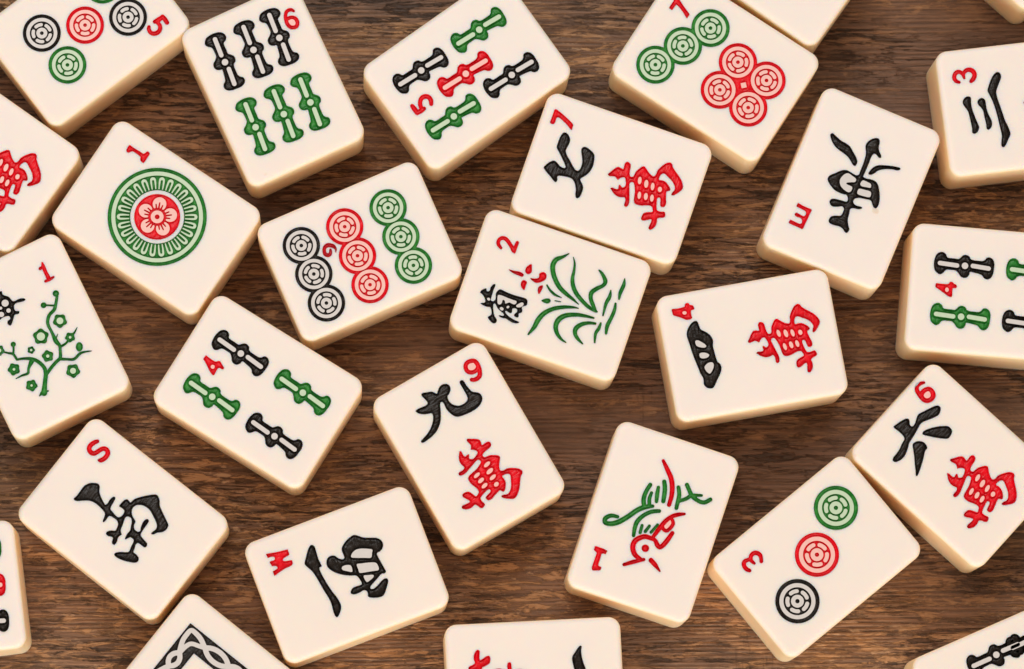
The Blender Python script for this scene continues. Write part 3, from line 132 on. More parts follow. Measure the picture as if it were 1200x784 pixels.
["+","p",[-0.1,6.88,0.14,6.85,0.34,6.73,0.45,6.53,0.49,6.29,0.48,6.07,0.5,5.88,0.57,5.69,0.65,5.49,0.69,5.26,0.64,5.03,0.48,4.86,0.27,4.76,0.06,4.69,-0.12,4.62,-0.28,4.5,-0.46,4.36,-0.66,4.25,-0.89,4.23,-1.11,4.32,-1.27,4.49,-1.4,4.67,-1.53,4.82,-1.69,4.93,-1.88,5.05,-2.05,5.22,-2.14,5.43,-2.12,5.65,-2.01,5.86,-1.88,6.04,-1.78,6.2,-1.72,6.39,-1.66,6.61,-1.56,6.82,-1.38,6.97,-1.16,7.02,-0.92,6.98,-0.71,6.91,-0.52,6.86,-0.32,6.86]],
["-","c",[-0.69,5.68,0.68]],
["+","p",[1.13,2.14,1.27,1.95,1.42,1.8,1.62,1.68,1.83,1.55,2.02,1.36,2.11,1.12,2.06,0.86,1.94,0.63,1.8,0.43,1.7,0.25,1.65,0.03,1.58,-0.22,1.46,-0.45,1.26,-0.61,1.0,-0.65,0.74,-0.6,0.51,-0.53,0.29,-0.49,0.07,-0.51,-0.19,-0.53,-0.45,-0.48,-0.66,-0.34,-0.78,-0.1,-0.82,0.16,-0.82,0.4,-0.85,0.61,-0.94,0.82,-1.04,1.05,-1.08,1.31,-1.0,1.56,-0.82,1.74,-0.58,1.85,-0.35,1.93,-0.16,2.02,0.02,2.17,0.21,2.33,0.45,2.45,0.71,2.45,0.94,2.34]],
["-","c",[0.48,0.84,0.83]],
["+","p",[2.43,-1.4,2.53,-1.48,2.59,-1.59,2.62,-1.71,2.66,-1.81,2.72,-1.89,2.8,-1.99,2.86,-2.1,2.87,-2.22,2.83,-2.33,2.74,-2.42,2.64,-2.49,2.55,-2.56,2.49,-2.64,2.43,-2.74,2.34,-2.84,2.22,-2.88,2.1,-2.88,1.98,-2.82,1.89,-2.74,1.8,-2.69,1.7,-2.65,1.58,-2.62,1.47,-2.57,1.38,-2.48,1.35,-2.36,1.37,-2.23,1.41,-2.12,1.44,-2.02,1.44,-1.91,1.43,-1.79,1.45,-1.67,1.51,-1.56,1.62,-1.49,1.74,-1.47,1.87,-1.48,1.97,-1.47,2.07,-1.44,2.19,-1.4,2.31,-1.37]],
["-","c",[2.09,-2.11,0.24]],
["+","p",[5.11,1.26,5.25,1.18,5.42,1.13,5.6,1.05,5.75,0.92,5.82,0.75,5.81,0.55,5.74,0.37,5.67,0.21,5.64,0.06,5.64,-0.12,5.62,-0.32,5.55,-0.5,5.4,-0.62,5.21,-0.67,5.01,-0.66,4.84,-0.64,4.68,-0.66,4.51,-0.71,4.32,-0.76,4.12,-0.74,3.95,-0.64,3.85,-0.48,3.8,-0.29,3.76,-0.12,3.69,0.02,3.59,0.17,3.49,0.33,3.44,0.52,3.48,0.71,3.61,0.86,3.78,0.97,3.93,1.06,4.04,1.16,4.15,1.3,4.28,1.45,4.45,1.55,4.64,1.57,4.82,1.5,4.98,1.38]],
["-","c",[4.66,0.35,0.33]],
["+","p",[10.21,4.87,10.43,4.8,10.6,4.64,10.68,4.42,10.71,4.2,10.73,4.0,10.79,3.82,10.9,3.63,10.99,3.41,10.99,3.18,10.89,2.97,10.71,2.83,10.5,2.73,10.32,2.65,10.16,2.54,10.01,2.38,9.83,2.23,9.61,2.15,9.38,2.18,9.19,2.31,9.03,2.48,8.89,2.63,8.73,2.74,8.54,2.83,8.34,2.96,8.2,3.14,8.15,3.36,8.22,3.59,8.33,3.79,8.43,3.96,8.48,4.15,8.51,4.36,8.57,4.59,8.7,4.78,8.9,4.88,9.14,4.89,9.37,4.85,9.57,4.81,9.76,4.81,9.97,4.85]],
["-","c",[9.59,3.61,0.59]],
["+","p",[4.54,-5.94,4.73,-5.97,4.94,-6.02,5.1,-6.14,5.19,-6.32,5.2,-6.53,5.16,-6.72,5.13,-6.89,5.14,-7.06,5.18,-7.25,5.19,-7.45,5.13,-7.65,4.98,-7.79,4.79,-7.85,4.59,-7.88,4.41,-7.9,4.25,-7.97,4.09,-8.06,3.89,-8.13,3.69,-8.14,3.51,-8.04,3.38,-7.88,3.3,-7.7,3.22,-7.54,3.11,-7.41,2.97,-7.28,2.83,-7.12,2.77,-6.93,2.8,-6.73,2.92,-6.56,3.07,-6.43,3.2,-6.3,3.29,-6.16,3.37,-5.99,3.48,-5.81,3.64,-5.69,3.85,-5.67,4.05,-5.72,4.22,-5.82,4.38,-5.9]],
["-","c",[4.07,-6.91,0.27]],
["+","p",[9.12,-4.07,9.29,-4.16,9.4,-4.32,9.45,-4.51,9.49,-4.68,9.54,-4.83,9.64,-4.97,9.74,-5.14,9.79,-5.33,9.76,-5.52,9.64,-5.67,9.48,-5.78,9.32,-5.87,9.19,-5.96,9.08,-6.1,8.96,-6.24,8.79,-6.35,8.6,-6.38,8.41,-6.31,8.26,-6.19,8.13,-6.07,8.0,-5.98,7.84,-5.92,7.66,-5.85,7.5,-5.73,7.41,-5.55,7.42,-5.36,7.49,-5.18,7.56,-5.02,7.61,-4.86,7.62,-4.69,7.63,-4.5,7.7,-4.31,7.84,-4.18,8.03,-4.13,8.22,-4.13,8.4,-4.16,8.56,-4.15,8.73,-4.11,8.92,-4.06]],
["-","c",[8.58,-5.16,0.24]],
["+","p",[3.62,6.87,3.79,6.86,3.95,6.8,4.06,6.68,4.1,6.51,4.1,6.35,4.08,6.2,4.09,6.06,4.13,5.92,4.17,5.75,4.16,5.59,4.08,5.45,3.94,5.35,3.78,5.31,3.63,5.28,3.5,5.23,3.38,5.14,3.23,5.06,3.07,5.01,2.91,5.05,2.78,5.15,2.68,5.29,2.61,5.42,2.52,5.53,2.4,5.62,2.27,5.73,2.18,5.87,2.16,6.03,2.22,6.19,2.32,6.32,2.43,6.43,2.5,6.55,2.55,6.69,2.61,6.84,2.72,6.97,2.87,7.04,3.04,7.03,3.2,6.97,3.34,6.91,3.47,6.88]],
["-","c",[3.22,6.05,0.27]],
["+","p",[-0.2,-6.94,-0.03,-6.99,0.1,-7.11,0.16,-7.28,0.18,-7.45,0.2,-7.6,0.25,-7.74,0.33,-7.88,0.4,-8.05,0.4,-8.22,0.33,-8.38,0.18,-8.49,0.03,-8.56,-0.11,-8.62,-0.23,-8.71,-0.34,-8.83,-0.48,-8.94,-0.65,-9.0,-0.82,-8.98,-0.97,-8.88,-1.09,-8.75,-1.2,-8.64,-1.32,-8.56,-1.47,-8.49,-1.62,-8.39,-1.73,-8.25,-1.76,-8.08,-1.71,-7.91,-1.63,-7.76,-1.55,-7.63,-1.51,-7.49,-1.49,-7.33,-1.44,-7.16,-1.34,-7.01,-1.19,-6.93,-1.01,-6.92,-0.84,-6.96,-0.68,-6.99,-0.54,-6.98,-0.38,-6.95]],
["-","c",[-0.67,-7.9,0.41]]]],
["plum_character","black",[["+","p",[-10.63,-5.86,-11.59,-4.42,-11.33,-3.23,-11.34,-2.24,-10.54,-2.3,-9.61,-1.43,-8.42,-1.03,-8.35,0.26,-7.97,1.22,-7.56,1.25,-7.55,0.53,-7.81,-0.66,-7.41,-1.35,-6.48,-1.47,-6.09,-0.84,-5.65,-1.15,-5.79,-1.97,-5.06,-2.65,-4.24,-3.54,-4.66,-4.0,-5.29,-3.79,-5.46,-3.12,-6.12,-3.12,-6.38,-4.31,-6.1,-5.43,-6.22,-7.02,-8.15,-6.9]],
["-","c",[-8.79,-2.65,0.71]],
["-","c",[-7.14,-2.69,0.44]],
["-","c",[-7.05,-4.32,0.53]],
["-","c",[-8.27,-3.89,0.3]],
["-","c",[-9.92,-4.41,0.59]],
["-","c",[-8.1,-5.45,0.59]]]],
["numeral","red",[["+","s",[-12.84,7.62,0.2,-12.03,7.47,0.39,-10.88,7.4,0.39,-9.69,7.41,0.44,-9.25,7.29,0.39]],
["+","s",[-12.07,7.39,0.29,-12.0,6.73,0.34]],
["+","s",[-9.21,6.59,0.29,-9.18,7.45,0.34,-9.26,8.37,0.25]]]]],"bird":[["bird_plumage","green",[["+","s",[-1.34,7.17,0.35,-1.54,8.49,0.43,-2.44,9.4,0.47,-3.22,9.14,0.47,-3.1,7.97,0.51,-2.17,6.54,0.54,-0.44,5.03,0.51,1.18,3.84,0.51,2.33,2.48,0.51,2.96,1.13,0.35]],
["+","s",[6.88,2.95,0.43,5.36,3.31,0.43,3.79,3.32,0.47,2.56,2.84,0.47]],
["+","s",[5.46,2.2,0.31,4.16,2.22,0.39,2.91,1.81,0.39]],
["+","s",[6.93,1.23,0.35,5.44,1.01,0.43,4.08,0.7,0.35]],
["+","s",[8.41,0.47,0.43,6.88,-0.17,0.47,4.58,-0.59,0.43]],
["+","s",[2.44,-0.43,0.39,1.76,1.08,0.43,0.45,2.38,0.43,-1.01,3.11,0.47,-2.42,3.16,0.43,-3.9,2.91,0.35]],
["+","s",[-1.42,1.93,0.31,-2.92,1.85,0.35]],
["+","s",[-1.07,0.49,0.31,-2.37,0.93,0.35]],
["+","s",[-0.33,-1.0,0.31,-2.15,-0.22,0.31]],
["+","s",[8.23,-2.61,0.39,6.87,-3.23,0.43,5.53,-3.4,0.43,4.11,-3.52,0.39]],
["+","s",[5.58,-3.55,0.35,6.53,-4.8,0.39,7.52,-5.69,0.39,8.16,-7.56,0.27]],
["+","s",[9.25,-4.08,0.43,8.31,-4.91,0.43,7.52,-5.69,0.47,6.95,-7.09,0.43,6.97,-8.48,0.43,7.93,-9.48,0.43]]]],
["bird_tail","red",[["+","s",[12.36,1.99,0.33,10.96,0.66,0.47,9.48,-0.63,0.51,7.83,-1.42,0.51,6.05,-1.84,0.47,4.26,-1.91,0.43]]]],
["bird_head","red",[["+","s",[-10.08,2.88,0.35,-9.0,1.33,0.43,-7.85,-0.54,0.35]],
["+","s",[-8.0,0.1,0.43,-7.43,1.5,0.51,-6.15,2.34,0.54,-4.72,2.23,0.54,-3.47,0.91,0.51,-3.3,-0.42,0.47,-3.46,-1.52,0.43,-4.24,-2.29,0.51,-4.34,-3.02,0.47,-2.88,-3.75,0.51,-0.94,-4.33,0.43]],
["+","s",[-2.78,-0.94,0.39,-1.21,-1.47,0.47,0.77,-2.2,0.47,2.13,-3.13,0.43,2.96,-4.25,0.43,3.51,-5.45,0.27]],
["+","s",[1.82,-3.24,0.35,0.83,-3.91,0.39,-0.79,-3.23,0.39,-0.74,-2.35,0.39,-0.17,-1.99,0.35]],
["+","s",[-7.53,-2.0,0.51,-8.14,-3.07,0.47,-9.04,-4.34,0.19]],
["+","c",[-5.59,-0.14,0.76]]]],
["numeral","red",[["+","p",[-8.38,9.57,-8.35,8.8,-8.36,7.87,-8.52,6.98,-8.86,7.01,-9.29,7.05,-9.28,7.43,-9.46,7.83,-9.87,7.83,-10.79,7.8,-11.62,7.8,-11.94,7.65,-12.03,7.07,-12.39,7.04,-12.73,7.11,-13.01,7.8,-13.21,8.52,-12.89,8.81,-12.36,8.89,-11.43,8.88,-10.5,8.87,-9.67,8.87,-9.43,9.13,-9.21,9.57,-8.72,9.62]]]]],"dot1":[["numeral","red",[["+","p",[-12.64,8.1,-12.73,8.6,-12.74,9.08,-12.6,9.35,-12.28,9.34,-11.62,9.31,-10.85,9.34,-10.07,9.37,-9.36,9.37,-9.12,9.73,-9.01,10.16,-8.77,10.28,-8.34,10.17,-8.21,9.86,-8.21,9.21,-8.19,8.58,-8.19,8.11,-8.27,7.81,-8.59,7.76,-9.02,7.87,-9.26,8.11,-9.46,8.46,-9.85,8.56,-10.51,8.6,-11.08,8.62,-11.48,8.51,-11.74,8.18,-11.94,7.89,-12.31,7.8]]]],
["big_circle",0.17,0.22,10.004]],"dot3":[["numeral","red",[["+","s",[-9.36,6.36,0.39,-9.05,6.79,0.39,-8.75,7.45,0.45,-8.9,8.11,0.47,-9.35,8.53,0.47,-9.94,8.61,0.45,-10.49,8.37,0.43,-10.82,7.85,0.41,-10.76,7.2,0.34,-10.7,6.91,0.26]],
["+","s",[-10.68,8.13,0.39,-11.25,8.3,0.41,-11.81,8.46,0.43,-12.34,8.3,0.45,-12.67,7.67,0.45,-12.65,6.96,0.45,-12.38,6.44,0.39]]]],
["circle_mark",[["green",9.22,5.13],
["red",0.2,0.28],
["black",-8.85,-4.44]],4.471]],"bam4":[["numeral","red",[["+","p",[-12.71,0.7,-12.03,0.62,-11.2,0.59,-10.49,0.62,-10.14,0.93,-9.84,1.17,-9.41,1.07,-8.86,0.77,-8.34,0.51,-8.29,0.22,-8.49,-0.04,-8.91,-0.03,-9.25,-0.2,-9.31,-0.69,-9.24,-1.37,-9.29,-1.95,-9.81,-1.91,-10.57,-1.56,-11.49,-0.96,-12.33,-0.48,-12.79,-0.26,-12.83,0.17]],
["-","p",[-10.02,-0.36,-9.96,-0.6,-10.05,-0.83,-10.26,-0.96,-10.51,-0.94,-10.7,-0.78,-10.76,-0.54,-10.67,-0.31,-10.46,-0.18,-10.21,-0.2]]]],
["bamboo_mark",[["black",-6.99,4.71,0],
["green",7.84,4.58,0],
["green",-7.21,-5.77,0],
["black",7.67,-5.91,0]]]],"bam4r":[["numeral","red",[["+","p",[-12.14,0.92,-11.08,0.91,-10.08,0.93,-9.62,1.07,-9.45,1.39,-9.12,1.49,-8.78,1.38,-8.49,1.11,-8.08,0.98,-7.92,0.62,-8.1,0.27,-8.5,0.24,-8.75,0.08,-8.77,-0.59,-8.74,-1.33,-8.89,-1.61,-9.42,-1.59,-10.12,-1.18,-10.96,-0.65,-11.73,-0.18,-12.25,0.11,-12.28,0.57]],
["-","p",[-9.53,-0.19,-9.58,-0.46,-9.75,-0.64,-9.97,-0.66,-10.17,-0.51,-10.26,-0.25,-10.21,0.02,-10.04,0.2,-9.81,0.22,-9.62,0.07]]]],
["bamboo_mark",[["black",-6.61,4.98,0],
["green",-6.62,-5.46,0],
["green",8.11,4.98,0],
["black",8.04,-5.6,0]]]],"bam5":[["numeral","red",[["+","s",[-13.23,0.64,0.43,-13.21,-0.14,0.52,-13.23,-1.09,0.48]],
["+","s",[-13.23,-1.09,0.48,-12.43,-1.18,0.52,-11.59,-1.2,0.43]],
["+","s",[-12.0,-1.1,0.43,-11.83,-0.26,0.45,-11.41,0.4,0.45,-10.7,0.85,0.48,-9.95,0.71,0.5,-9.47,0.18,0.48,-9.46,-0.6,0.48,-9.85,-1.28,0.41]]]],
["bamboo_mark",[["green",6.99,5.53,0],
["black",-7.49,5.52,0],
["red",-0.51,-0.27,0],
["black",6.98,-5.87,0],
["green",-7.58,-5.99,0]]]],"dot5":[["numeral","red",[["+","s",[13.75,-9.26,0.45,13.81,-8.42,0.48,13.77,-7.7,0.43]],
["+","s",[13.72,-7.76,0.43,12.67,-7.75,0.52,11.9,-7.61,0.43]],
["+","s",[12.11,-7.72,0.39,12.26,-8.42,0.41,12.12,-9.11,0.43,11.53,-9.64,0.45,10.81,-9.69,0.48,10.17,-9.39,0.45,9.86,-8.77,0.43,10.0,-8.08,0.41,10.31,-7.73,0.35]]]],
["circle_mark",[["black",-7.76,4.36],
["red",0.2,0.38],
["black",8.13,-3.58],
["green",-7.55,-3.99],
["green",7.98,4.86]],3.842]],"bam6":[["numeral","red",[["+","s",[-11.86,10.18,0.26,-12.24,9.93,0.35,-12.47,9.44,0.37,-12.34,8.78,0.37,-11.78,8.31,0.37,-10.97,8.02,0.39,-10.07,7.9,0.41,-9.27,8.13,0.41,-8.84,8.69,0.41,-8.79,9.35,0.41,-9.33,9.86,0.41,-10.17,9.91,0.41,-10.69,9.55,0.39,-10.95,8.99,0.39,-10.93,8.47,0.39]]]],
["bamboo_mark",[["black",-8.2,-6.88,0],
["black",-8.06,-0.58,0],
["black",-8.1,5.22,0],
["green",6.51,-6.86,0],
["green",6.49,-0.55,0],
["green",6.57,5.36,0]]]],"dot7":[["numeral","red",[["+","p",[-14.36,4.74,-14.4,5.49,-14.39,6.34,-14.48,7.12,-14.35,7.56,-13.83,7.4,-13.29,7.2,-12.14,6.69,-11.21,6.32,-10.22,5.91,-10.12,5.49,-10.16,4.9,-10.59,5.04,-11.5,5.49,-12.51,5.88,-13.23,6.04,-13.49,6.01,-13.54,5.56,-13.56,5.05,-13.61,4.64,-13.99,4.64]]]],
["circle_mark",[["green",-5.04,5.82],
["green",-7.76,-0.36],
["green",-10.35,-6.67],
["red",3.43,2.98],
["red",10.34,3.0],
["red",3.43,-3.83],
["red",10.24,-3.75]],3.912,[6.98,-0.38]]],"dot9":[["numeral","dark_red",[["+","s",[-4.54,1.72,0.09,-4.29,2.28,0.22,-4.47,2.95,0.39,-4.94,3.41,0.43,-5.57,3.69,0.43,-6.22,3.46,0.39,-6.6,2.87,0.37,-6.64,2.21,0.41,-6.17,1.75,0.41,-5.62,1.93,0.35,-5.34,2.57,0.26]]]],
["circle_mark",[["black",-10.38,5.74],
["black",-10.38,-0.59],
["black",-10.41,-7.02],
["red",-0.81,5.75],
["red",-0.8,-0.71],
["red",-0.84,-7.13],
["green",8.8,5.81],
["green",8.8,-0.65],
["green",8.78,-7.03]],3.781]],"bambl":[["bamboo_mark",[["black",8.77,-6.98,0],
["red",8.91,0.25,0],
["green",8.9,7.68,0],
["black",-3.92,-6.96,0],
["red",-3.79,0.27,0],
["green",-3.81,7.69,0]]]],"bambr":[["bamboo_mark",[["black",-1.04,7.13,4],
["black",-9.66,6.8,4],
["black",7.69,7.33,4]]]],"dragon":[["frame",[-13.37,7.68],[-9.01,3.4],[[-8.01,5.65,0.5,-9.7,6.48,0.52,-11.23,6.78,0.5,-12.34,6.67,0.46,-12.51,5.51,0.5,-12.33,3.86,0.5,-11.36,1.71,0.55],[-8.01,5.65,0.5,-9.16,5.17,0.45,-10.62,4.59,0.45,-11.18,3.38,0.48,-11.36,1.71,0.5]],[-8.01,5.65],[-11.36,1.71]]]}}''')

# ------------------------------------------------------------------ camera
CH, CT, CX, CF, TILE_L, TILE_H = DATA['cam']
TILE_W = 26.0
cam = bpy.data.cameras.new('camera')
cam_o = bpy.data.objects.new('camera', cam)
scn.collection.objects.link(cam_o)
cam.sensor_width = 36.0
cam.lens = CF / 1200.0 * 36.0
cam.clip_start = 0.05
cam.clip_end = 20.0
Rm = Matrix.Rotation(CT, 4, 'X') @ Matrix.Rotation(CX, 4, 'Y')
cam_o.matrix_world = Matrix.Translation((0, 0, CH * MM)) @ Rm
cam.dof.use_dof = True
cam.dof.focus_distance = 1.092
cam.dof.aperture_fstop = 30.0
scn.camera = cam_o

# ------------------------------------------------------------------ world and lamps
world = bpy.data.worlds.new('World')
scn.world = world
world.use_nodes = True
bg = world.node_tree.nodes['Background']
bg.inputs['Color'].default_value = (1.0, 0.82, 0.64, 1)
bg.inputs['Strength'].default_value = 0.32

def area_lamp(name, loc, target, sx, sy, power, color):
    l = bpy.data.lights.new(name, 'AREA')
    l.shape = 'RECTANGLE'; l.size = sx; l.size_y = sy
    l.energy = power; l.color = color
    o = bpy.data.objects.new(name, l)
    o.location = loc
    o.rotation_euler = (Vector(target) - Vector(loc)).to_track_quat('-Z', 'Y').to_euler()
    scn.collection.objects.link(o)
    return o
C0 = (0.04, 0.12, 0.01)
area_lamp('window_softbox', (0.10, 0.95, 0.85), C0, 0.9, 0.55, 5.6, (1.0, 0.985, 0.97))
area_lamp('overhead_softbox', (-0.25, 0.55, 1.30), C0, 0.7, 0.5, 4.0, (1.0, 0.985, 0.97))
area_lamp('warm_side_fill', (0.05, -0.90, 0.52), C0, 1.6, 0.8, 15.0, (1.0, 0.83, 0.66))  # unseen warm fill, added to brighten the tile sides facing the camera

scn.view_settings.view_transform = 'Standard'
scn.view_settings.look = 'None'
scn.view_settings.exposure = 0.0
scn.view_settings.gamma = 1.0
scn.render.engine = 'CYCLES'

# ------------------------------------------------------------------ materials
class NT:
    def __init__(s, name):
        s.m = bpy.data.materials.new(name); s.m.use_nodes = True
        s.t = s.m.node_tree; s.b = s.t.nodes['Principled BSDF']
    def n(s, kind, **kw):
        x = s.t.nodes.new('ShaderNode' + kind)
        for k, v in kw.items():
            if k.startswith('i_'):
                x.inputs[k[2:].replace('_', ' ')].default_value = v
            else:
                setattr(x, k, v)
        return x
    def l(s, a, b): s.t.links.new(a, b)
    def noise(s, vec, scale, detail=4, rough=0.55, dist=0.0):
        x = s.n('TexNoise', i_Scale=scale, i_Detail=detail, i_Roughness=rough, i_Distortion=dist)
        s.l(vec, x.inputs['Vector']); return x.outputs['Fac']
    def ramp(s, fac, stops):
        x = s.n('ValToRGB'); e = x.color_ramp.elements
        while len(e) < len(stops): e.new(0.5)
        for k, (p, c) in enumerate(stops):
            e[k].position = p
            e[k].color = (*c, 1) if isinstance(c, tuple) else (c, c, c, 1)
        s.l(fac, x.inputs['Fac']); return x.outputs['Color']
    def mix(s, fac, a, b, mode='MIX'):
        x = s.n('Mix', data_type='RGBA', blend_type=mode)
        for k, v in ((0, fac), (6, a), (7, b)):
            if hasattr(v, 'links'): s.l(v, x.inputs[k])
            elif isinstance(v, tuple): x.inputs[k].default_value = (*v, 1)
            else: x.inputs[k].default_value = v
        return x.outputs[2]
    def math(s, op, a, b=0.0):
        x = s.n('Math', operation=op)
        for k, v in ((0, a), (1, b)):
            if hasattr(v, 'links'): s.l(v, x.inputs[k])
            else: x.inputs[k].default_value = v
        return x.outputs[0]
    def mapping(s, vec, scale, loc=(0, 0, 0), rot=(0, 0, 0)):
        x = s.n('Mapping'); x.inputs['Scale'].default_value = scale
        x.inputs['Location'].default_value = loc; x.inputs['Rotation'].default_value = rot
        s.l(vec, x.inputs['Vector']); return x.outputs['Vector']
    def obj(s): return s.n('TexCoord').outputs['Object']
    def bump(s, h, strength, dist):
        x = s.n('Bump', i_Strength=strength, i_Distance=dist)
        s.l(h, x.inputs['Height']); s.l(x.outputs['Normal'], s.b.inputs['Normal']); return x

def ivory():
    k = NT('ivory_resin'); v = k.obj(); b = k.b
    rnd = k.n('ObjectInfo').outputs['Random']
    off = k.n('Combine' + 'XYZ'); k.l(rnd, off.inputs[0]); k.l(rnd, off.inputs[1])
    vv = k.n('VectorMath', operation='ADD'); k.l(v, vv.inputs[0]); k.l(off.outputs[0], vv.inputs[1]); v = vv.outputs[0]
    cloud = k.noise(v, 60, 3)
    c = k.mix(k.ramp(cloud, [(0.2, 0.0), (0.8, 1.0)]), (0.85, 0.805, 0.785), (0.865, 0.82, 0.80))
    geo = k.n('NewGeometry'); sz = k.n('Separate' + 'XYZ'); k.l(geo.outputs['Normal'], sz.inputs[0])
    c = k.mix(k.ramp(sz.outputs[2], [(0.25, 1.0), (0.80, 0.0)]), c, (1.0, 0.75, 0.53))     # yellowish sides, with warm bounced light painted into the tint
    c = k.mix(k.math('MULTIPLY', rnd, 0.5), c, k.mix(1.0, c, (1.0, 0.975, 0.93), 'MULTIPLY'))   # each tile aged a little differently
    spot = k.ramp(k.noise(v, 170, 2), [(0.77, 0.0), (0.81, 1.0)])
    c = k.mix(k.math('MULTIPLY', spot, 0.35), c, (0.72, 0.50, 0.26))
    k.l(c, b.inputs['Base Color'])
    b.inputs['Subsurface Weight'].default_value = 0.9
    b.inputs['Subsurface Radius'].default_value = (1.0, 0.68, 0.42)
    side = k.ramp(sz.outputs[2], [(0.25, 1.0), (0.85, 0.0)])
    k.l(k.math('ADD', k.math('MULTIPLY', side, 0.010), 0.0016), b.inputs['Subsurface Scale'])    # deeper scattering on the sides, added for a warm glow from above
    k.l(k.ramp(k.noise(v, 900, 3), [(0.3, 0.38), (0.7, 0.46)]), b.inputs['Roughness'])
    b.inputs['Specular IOR Level'].default_value = 0.36
    k.bump(k.noise(v, 110, 2), 0.06, 0.002)
    return k.m
def ink(name, col, col2, rough=0.24):
    k = NT(name); v = k.obj(); b = k.b
    n = k.noise(k.mapping(v, (1.0, 1.0, 1.0)), 900, 3)
    k.l(k.mix(k.ramp(n, [(0.35, 0.0), (0.7, 1.0)]), col, col2), b.inputs['Base Color'])
    k.l(k.ramp(n, [(0.3, rough - 0.06), (0.7, rough + 0.1)]), b.inputs['Roughness'])
    b.inputs['Specular IOR Level'].default_value = 0.33
    tool = k.noise(k.mapping(v, (1900, 260, 260), rot=(0, 0, 0.5)), 1.0, 2)
    k.bump(k.math('ADD', tool, k.math('MULTIPLY', n, 0.6)), 0.7, 0.0003)
    return k.m
def tint(name, col):
    k = NT(name); v = k.obj(); b = k.b
    n = k.noise(v, 1300, 3)
    k.l(k.mix(k.ramp(n, [(0.35, 0.0), (0.7, 1.0)]), col, tuple(min(1, q * 1.06) for q in col)), b.inputs['Base Color'])
    b.inputs['Roughness'].default_value = 0.33
    b.inputs['Subsurface Weight'].default_value = 0.0
    return k.m
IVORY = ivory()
INK = {'black': (ink('black_ink', (0.008, 0.0058, 0.0045), (0.018, 0.012, 0.009), 0.22), tint('grey_wiped_resin', (0.61, 0.60, 0.61))),
       'red': (ink('red_ink', (0.68, 0.001, 0.010), (0.82, 0.004, 0.018)), tint('pink_wiped_resin', (0.82, 0.50, 0.47))),
       'dark_red': (ink('dark_red_ink', (0.48, 0.002, 0.010), (0.64, 0.004, 0.014)), tint('dull_pink_wiped_resin', (0.75, 0.42, 0.38))),
       'green': (ink('green_ink', (0.010, 0.185, 0.022), (0.045, 0.290, 0.045)), tint('pale_green_wiped_resin', (0.50, 0.65, 0.49)))}

